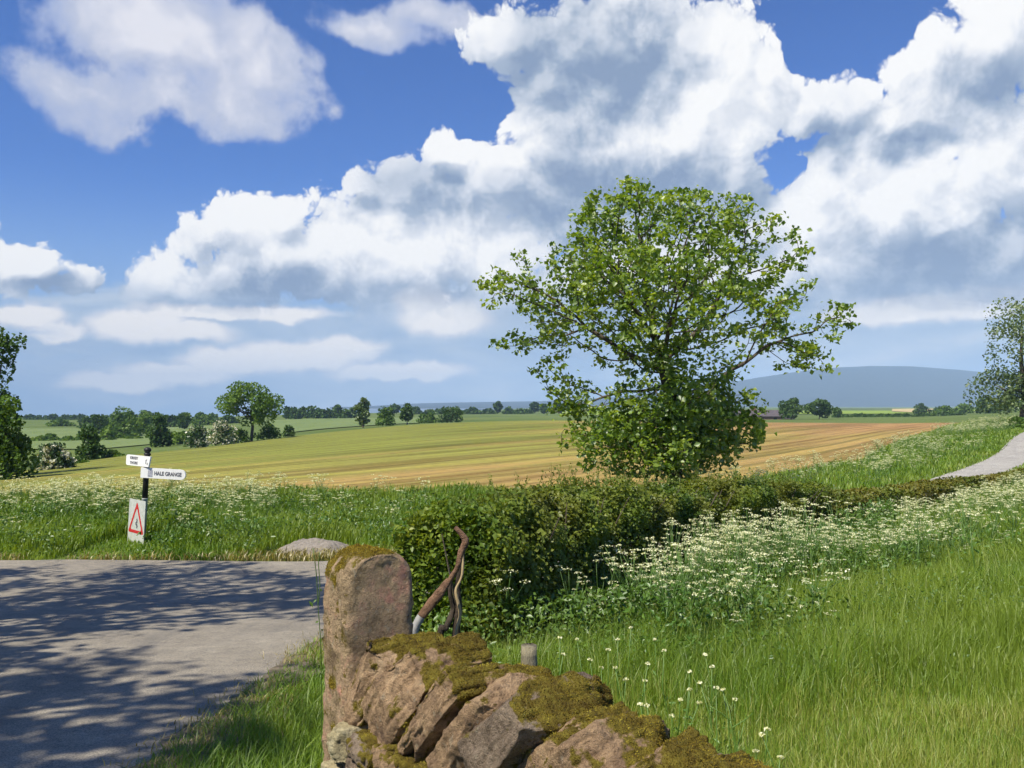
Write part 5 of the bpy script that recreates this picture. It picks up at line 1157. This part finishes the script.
# ------------------------------------------------------------------ farm far behind the big tree
def building(px, py0, Y, w, d, h, rh, rot, label, name='barn', mat='brick'):
    X = ux(px)*Y; zg = float(gz(X, Y)); b = np.array([X, Y, min(zg, (HZ-py0)/F*Y)]); root = empty(name, b, label, 'farm building', 'farm buildings by the round trees'); root.rotation_euler = (0, 0, R(rot))
    bm = bmesh.new(); prism(bm, [(-w/2, -0.5), (w/2, -0.5), (w/2, h), (-w/2, h)], -d/2, d/2)
    for s in (-1, 1):
        x = s*w/2; vs = [bm.verts.new((x-s*0.15*k, y, z)) for k in (0, 1) for (y, z) in ((-d/2, h), (d/2, h), (0, h+rh))]
        bm.faces.new(vs[:3]); bm.faces.new(vs[3:][::-1])
    bm_obj('wall', bm, M[mat], root)
    bm = bmesh.new(); e = 0.3
    for s in (-1, 1):
        y0, z0 = s*(d/2+e), h-e*rh/(d/2); a = [(-w/2-e, y0, z0), (w/2+e, y0, z0), (w/2+e, 0, h+rh), (-w/2-e, 0, h+rh)]
        lo = [bm.verts.new(p) for p in a]; hi = [bm.verts.new((p[0], p[1], p[2]+0.15)) for p in a]
        bm.faces.new(lo[::-1]); bm.faces.new(hi)
        for i in range(4): bm.faces.new((lo[i], lo[(i+1) % 4], hi[(i+1) % 4], hi[i]))
    rf = bm_obj('roof', bm, M['slate'], root)
    for k in range(max(1, int(w/4))):
        x = -w/2+(k+0.5)*w/max(1, int(w/4)); bm = bmesh.new(); box_bm(bm, x-0.5, x+0.5, -d/2-0.03, -d/2+0.02, h*0.45, h*0.8); bm_obj('window', bm, M['pane'], root)
    bm = bmesh.new(); box_bm(bm, w*0.2, w*0.2+1.1, -d/2-0.04, -d/2+0.02, 0.0, h*0.42 if h < 5 else 2.1); bm_obj('door', bm, M['old_wood'], root)
    if name == 'farmhouse':
        bm = bmesh.new(); box_bm(bm, -w/2+0.3, -w/2+1.3, -0.5, 0.5, h+rh-0.6, h+rh+1.2); bm_obj('chimney', bm, M['brick'], rf)
building(764, 424, 246, 8, 6, 2.3, 1.6, 8, 'reddish stone farmhouse half hidden behind the big tree', 'farmhouse')
building(780, 424, 250, 7, 5, 1.7, 1.1, -6, 'low dark roofed barn under the twin round trees', 'barn')
building(745, 424, 246, 10, 6, 2.4, 1.6, 4, 'long low barn hidden by the big tree foliage', 'barn')

# ------------------------------------------------------------------ haze
bm = bmesh.new(); box_bm(bm, -6300, 6300, -120, 7200, -170, 262)
m, nt, out = newmat('haze'); pv = N(nt, 'ShaderNodeVolumePrincipled'); pv.inputs['Density'].default_value = 0.00016; pv.inputs['Color'].default_value = (0.54, 0.77, 1.0, 1); pv.inputs['Anisotropy'].default_value = -0.35
nt.links.new(pv.outputs[0], out.inputs['Volume'])
hz = bm_obj('haze', bm, m); tag(hz, 'thin blue haze over the far fields and hill', 'haze', kind='stuff')

# ------------------------------------------------------------------ light
SUN_EL = R(55); sh = Vector((-0.66, -0.75, 0)).normalized(); S = Vector((sh.x*math.cos(SUN_EL), sh.y*math.cos(SUN_EL), math.sin(SUN_EL)))
sun = bpy.data.lights.new('sun', 'SUN'); sun.energy = 4.9; sun.angle = R(0.53); sun.color = (1.0, 0.93, 0.80)
so = bpy.data.objects.new('sun', sun); COL.objects.link(so); so.rotation_mode = 'QUATERNION'; so.rotation_quaternion = S.to_track_quat('Z', 'Y'); so.location = (-30, -20, 40)

#SKYBEGIN
def noise_2d(nt, vec, scale, detail=4, rough=0.6, dist=0):
    o = noise(nt, vec, scale, detail, rough, dist); o.node.noise_dimensions = '2D'; return o
world = bpy.data.worlds.new('World'); sc.world = world; world.cycles.sampling_method = 'MANUAL'; world.cycles.sample_map_resolution = 256; world.use_nodes = True; nt = world.node_tree; nt.nodes.clear()
wout = N(nt, 'ShaderNodeOutputWorld'); bg = N(nt, 'ShaderNodeBackground'); BG = 0.10; bg.inputs['Strength'].default_value = BG; nt.links.new(bg.outputs[0], wout.inputs[0])
sky = N(nt, 'ShaderNodeTexSky', sky_type='NISHITA'); sky.sun_disc = False; sky.sun_elevation = SUN_EL; sky.sun_rotation = math.atan2(S.x, S.y) % (2*math.pi); sky.altitude = 100; sky.air_density = 1.0; sky.dust_density = 0.6; sky.ozone_density = 2.0
tc = N(nt, 'ShaderNodeTexCoord'); sp = N(nt, 'ShaderNodeSeparateXYZ'); nt.links.new(tc.outputs['Generated'], sp.inputs[0])
az = math_(nt, 'ARCTAN2', sp.outputs[0], sp.outputs[1]); el = math_(nt, 'ARCSINE', sp.outputs[2])
cb = N(nt, 'ShaderNodeCombineXYZ'); nt.links.new(az, cb.inputs[0]); nt.links.new(el, cb.inputs[1]); PV = cb.outputs[0]

def vm(nt, op, a, b=None, c=None, scale=None):
    n = N(nt, 'ShaderNodeVectorMath', operation=op)
    for s_, v_ in zip(n.inputs, (a, b, c)):
        if v_ is None: continue
        if hasattr(v_, 'is_output'): nt.links.new(v_, s_)
        else: s_.default_value = v_
    if scale is not None: n.inputs['Scale'].default_value = scale
    return n.outputs['Value'] if op == 'LENGTH' else n.outputs[0]
def blob_params(cx, cy, rx, ry):
    a = math.atan(ux(cx)); e = math.atan((HZ-cy)/F*math.cos(a)); ca = math.cos(a)
    return a, e, rx/F*ca*ca, ry/F*ca
def blobs(nt, vec, lst, k=0.12):
    """smooth distance to the nearest ellipse, 1 on its rim"""
    acc = None
    for (cx, cy, rx, ry) in lst:
        a, e, p, q = blob_params(cx, cy, rx, ry)
        v = vm(nt, 'MULTIPLY_ADD', vec, (1/p, 1/q, 0), (-a/p, -e/q, 0)); d = vm(nt, 'LENGTH', v)
        acc = d if acc is None else math_(nt, 'SMOOTH_MIN', acc, d, k)
    return acc
def warp(nt, vec, scale, amt, detail=2):
    n = N(nt, 'ShaderNodeTexNoise', noise_dimensions='2D'); n.inputs['Scale'].default_value = scale; n.inputs['Detail'].default_value = detail; nt.links.new(vec, n.inputs['Vector'])
    s = vm(nt, 'SUBTRACT', n.outputs['Color'], (0.5, 0.5, 0.5)); return vm(nt, 'ADD', vec, vm(nt, 'SCALE', s, scale=amt))

CUM = [(243, 225, 66, 42), (300, 265, 85, 60), (160, 280, 48, 36), (215, 285, 95, 42), (200, 240, 40, 34), (280, 225, 50, 36),
       (28, 268, 66, 34), (88, 274, 36, 28), (-20, 262, 60, 40), (-120, 262, 90, 40),
       (345, 250, 66, 76), (400, 270, 95, 80), (460, 235, 95, 100), (446, 150, 44, 28), (495, 180, 70, 60), (400, 190, 62, 44), (366, 180, 34, 22),
       (520, 300, 130, 80), (610, 35, 130, 75), (510, 32, 52, 42), (700, 50, 90, 60), (762, 78, 42, 38), (725, 95, 90, 70), (690, 135, 150, 85), (600, 150, 130, 85), (545, 130, 66, 58),
       (820, 215, 80, 66), (868, 155, 80, 72), (930, 85, 85, 78), (995, 30, 85, 90), (1010, 150, 110, 100), (845, 100, 50, 36), (905, 220, 130, 80), (970, 250, 130, 80), (850, 275, 140, 66), (1100, 120, 130, 170),
       (725, 225, 100, 80), (575, 215, 80, 66), (530, 195, 60, 50), (885, 112, 40, 30), (650, 92, 70, 52), (385, 224, 56, 44), (545, 90, 50, 40), (650, 205, 70, 50), (600, 90, 80, 50), (930, 165, 60, 60), (760, 300, 340, 60), (660, 280, 180, 90), (805, 108, 50, 34), (830, 195, 55, 50), (745, 180, 38, 56)]
g = bpy.data.node_groups.new('cumulus_density', 'ShaderNodeTree'); g.interface.new_socket('Vector', in_out='INPUT', socket_type='NodeSocketVector'); g.interface.new_socket('Density', in_out='OUTPUT', socket_type='NodeSocketFloat')
gi = N(g, 'NodeGroupInput'); go = N(g, 'NodeGroupOutput'); vec = gi.outputs[0]
w1 = warp(g, vec, 7, 0.05, 3); w2 = warp(g, w1, 26, 0.018, 3)
d = blobs(g, w2, CUM, 0.15)
vo = N(g, 'ShaderNodeTexVoronoi', feature='SMOOTH_F1', voronoi_dimensions='2D'); vo.inputs['Scale'].default_value = 20; vo.inputs['Smoothness'].default_value = 0.35; vo.inputs['Detail'].default_value = 3; vo.inputs['Roughness'].default_value = 0.6; vo.inputs['Lacunarity'].default_value = 2.2
g.links.new(w2, vo.inputs['Vector'])
fb = noise_2d(g, vec, 11, 8, 0.58)
den = math_(g, 'MULTIPLY_ADD', d, -1.9, 1.9); den = math_(g, 'ADD', den, math_(g, 'MULTIPLY_ADD', vo.outputs['Distance'], -0.80, 0.32)); den = math_(g, 'ADD', den, math_(g, 'MULTIPLY_ADD', fb, 1.0, -0.50))
hole = blobs(g, w2, [(790, 161, 12, 8), (850, 12, 56, 30), (795, 30, 16, 22), (480, 100, 26, 20)], 0.1); den = math_(g, 'SUBTRACT', den, maprange(g, hole, 1.7, 0.3, 0, 2.6))
g.links.new(den, go.inputs[0])
def cum(vec):
    n = N(nt, 'ShaderNodeGroup'); n.node_tree = g; nt.links.new(vec, n.inputs[0]); return n.outputs[0]
D0 = cum(PV); D1 = cum(vm(nt, 'ADD', PV, (-0.010, 0.022, 0.0)))
W = warp(nt, warp(nt, PV, 9, 0.05, 3), 30, 0.015, 3)
GREY = [(600, 72, 105, 48), (540, 55, 50, 30), (430, 190, 85, 32), (500, 205, 60, 30), (400, 300, 140, 26), (240, 296, 130, 18), (640, 195, 130, 34), (560, 205, 60, 40), (900, 272, 140, 42), (985, 86, 62, 26), (900, 141, 46, 14), (800, 325, 300, 34), (95, 290, 80, 16), (1010, 250, 60, 50), (640, 330, 240, 40), (820, 145, 28, 14)]
WHITE = [(443, 146, 38, 24), (745, 75, 52, 48), (715, 105, 60, 40), (815, 225, 50, 50), (930, 65, 70, 60), (1000, 180, 60, 50), (245, 212, 60, 26), (500, 245, 60, 48), (380, 240, 70, 60), (160, 275, 40, 26), (655, 148, 50, 20), (870, 185, 50, 30), (30, 258, 60, 20), (520, 135, 30, 30), (425, 320, 40, 14), (975, 20, 60, 40), (940, 175, 40, 24), (955, 225, 30, 9)]
W2 = warp(nt, W, 14, 0.045, 4); gd = maprange(nt, blobs(nt, W2, GREY, 0.3), 1.75, 0.2); wd = maprange(nt, blobs(nt, W2, WHITE, 0.3), 1.5, 0.3)
fine = noise_2d(nt, W, 11, 8, 0.58)
rim = math_(nt, 'MULTIPLY', math_(nt, 'SUBTRACT', D0, D1), 0.45)
L = math_(nt, 'ADD', math_(nt, 'ADD', math_(nt, 'MINIMUM', math_(nt, 'MAXIMUM', rim, -0.22), 0.30), 0.53), math_(nt, 'MULTIPLY_ADD', fine, 0.95, -0.47))
L = math_(nt, 'SUBTRACT', L, math_(nt, 'MULTIPLY', gd, 0.54)); L = math_(nt, 'ADD', L, math_(nt, 'MULTIPLY', wd, 0.40)); L = math_(nt, 'MULTIPLY_ADD', L, 0.92, 0.15)
K = 1/BG/2**EXPO
sc3 = lambda c: tuple(v*K for v in c[:3])
ccol = ramp(nt, L, [(0.0, sc3(lin(142, 162, 192))), (0.25, sc3(lin(168, 184, 207))), (0.52, sc3(lin(206, 215, 229))), (0.80, sc3(lin(240, 243, 249))), (1.0, sc3((1.02, 1.02, 1.02)))])
# clear sky: deep blue above, paler grey-blue at the horizon
hs = N(nt, 'ShaderNodeHueSaturation'); hs.inputs['Saturation'].default_value = 1.0; nt.links.new(mix(nt, sky.outputs[0], (0.405, 0.60, 1.0, 1), 1.0, 'MULTIPLY'), hs.inputs['Color'])
base = mix(nt, hs.outputs[0], (*sc3(lin(160, 190, 226)), 1), maprange(nt, el, 0.26, 0.03, 0, 0.9))
# soft higher clouds at upper left
SOFT = [(175, 40, 125, 62), (110, 92, 100, 42), (235, 100, 90, 40), (275, 72, 56, 40), (140, 10, 95, 50), (60, 85, 50, 30), (385, 28, 70, 22), (428, 10, 50, 24), (350, 32, 40, 16)]
dS = blobs(nt, W, SOFT, 0.2); denS = math_(nt, 'ADD', math_(nt, 'SUBTRACT', 1.0, dS), math_(nt, 'MULTIPLY_ADD', noise_2d(nt, PV, 14, 7, 0.55), 1.5, -0.72))
aS = maprange(nt, denS, -0.06, 0.38, 0, 0.98)
colS = ramp(nt, math_(nt, 'ADD', math_(nt, 'MULTIPLY', denS, 0.55), math_(nt, 'MULTIPLY_ADD', fine, 1.5, -0.55)), [(0.1, sc3(lin(170, 185, 222))), (0.45, sc3(lin(196, 204, 226))), (0.85, sc3(lin(234, 235, 244)))])
c1 = mix(nt, base, colS, aS)
# low layered cloud towards the horizon
mpv = N(nt, 'ShaderNodeMapping'); mpv.inputs['Scale'].default_value = (1, 3.6, 1); nt.links.new(PV, mpv.inputs[0])
lay = noise_2d(nt, mpv.outputs[0], 6.5, 6, 0.55, 0.4)
STRAT = [(240, 325, 240, 34), (150, 335, 110, 34), (250, 365, 190, 30), (120, 380, 130, 20), (20, 316, 52, 16), (480, 335, 240, 60), (800, 340, 400, 60), (560, 385, 380, 30), (900, 375, 260, 30), (330, 392, 300, 18), (60, 345, 80, 12)]
WL = warp(nt, warp(nt, PV, 20, 0.022, 4), 60, 0.006, 2); dL = blobs(nt, WL, STRAT, 0.3); denL = math_(nt, 'ADD', math_(nt, 'SUBTRACT', 1.0, dL), math_(nt, 'MULTIPLY_ADD', lay, 1.4, -0.60)); aL = maprange(nt, denL, -0.1, 0.55, 0, 0.95)
BRT = [(135, 326, 40, 14), (185, 332, 40, 10), (160, 318, 24, 10), (230, 362, 50, 12), (300, 356, 60, 13), (345, 350, 36, 11), (180, 374, 60, 10), (120, 382, 50, 8), (28, 314, 34, 12), (60, 332, 30, 8), (940, 306, 110, 14), (870, 312, 50, 9), (440, 318, 40, 16), (420, 300, 24, 12), (240, 312, 90, 7), (400, 372, 60, 8), (985, 298, 40, 12)]
bd = maprange(nt, blobs(nt, WL, BRT, 0.25), 1.55, 0.45)
Lv = math_(nt, 'ADD', math_(nt, 'MULTIPLY', bd, 1.0), math_(nt, 'MULTIPLY_ADD', lay, 0.9, -0.25))
colL = ramp(nt, Lv, [(0.0, sc3(lin(160, 186, 218))), (0.30, sc3(lin(190, 207, 228))), (0.55, sc3(lin(222, 226, 236))), (0.9, sc3((1.0, 0.97, 0.95)))])
c2 = mix(nt, c1, colL, aL)
aC = maprange(nt, D0, -0.04, 0.26); c3 = mix(nt, c2, ccol, aC)
# foot of the cloud deck melts into the layer
c4 = mix(nt, c3, colL, math_(nt, 'MULTIPLY', aL, maprange(nt, el, 0.165, 0.075)))
nt.links.new(c4, bg.inputs['Color'])
#SKYEND

# ------------------------------------------------------------------ camera and view
cam = bpy.data.cameras.new('camera'); co = bpy.data.objects.new('camera', cam); COL.objects.link(co); sc.camera = co
co.location = (0, 0, 0); co.rotation_euler = (R(90), 0, 0); cam.sensor_width = 36; cam.lens = F/1024*36; cam.shift_y = (HZ-384)/1024; cam.clip_end = 30000; cam.clip_start = 0.05
sc.view_settings.view_transform = 'Standard'; sc.view_settings.look = 'None'; sc.view_settings.exposure = EXPO; sc.view_settings.gamma = 1.0; sc.view_settings.use_curve_mapping = False
sc.cycles.max_bounces = 6; sc.cycles.diffuse_bounces = 3; sc.cycles.transmission_bounces = 4; sc.cycles.volume_bounces = 0; sc.cycles.use_denoising = True; sc.cycles.use_adaptive_sampling = True; sc.cycles.adaptive_threshold = 0.02; sc.cycles.adaptive_min_samples = 12
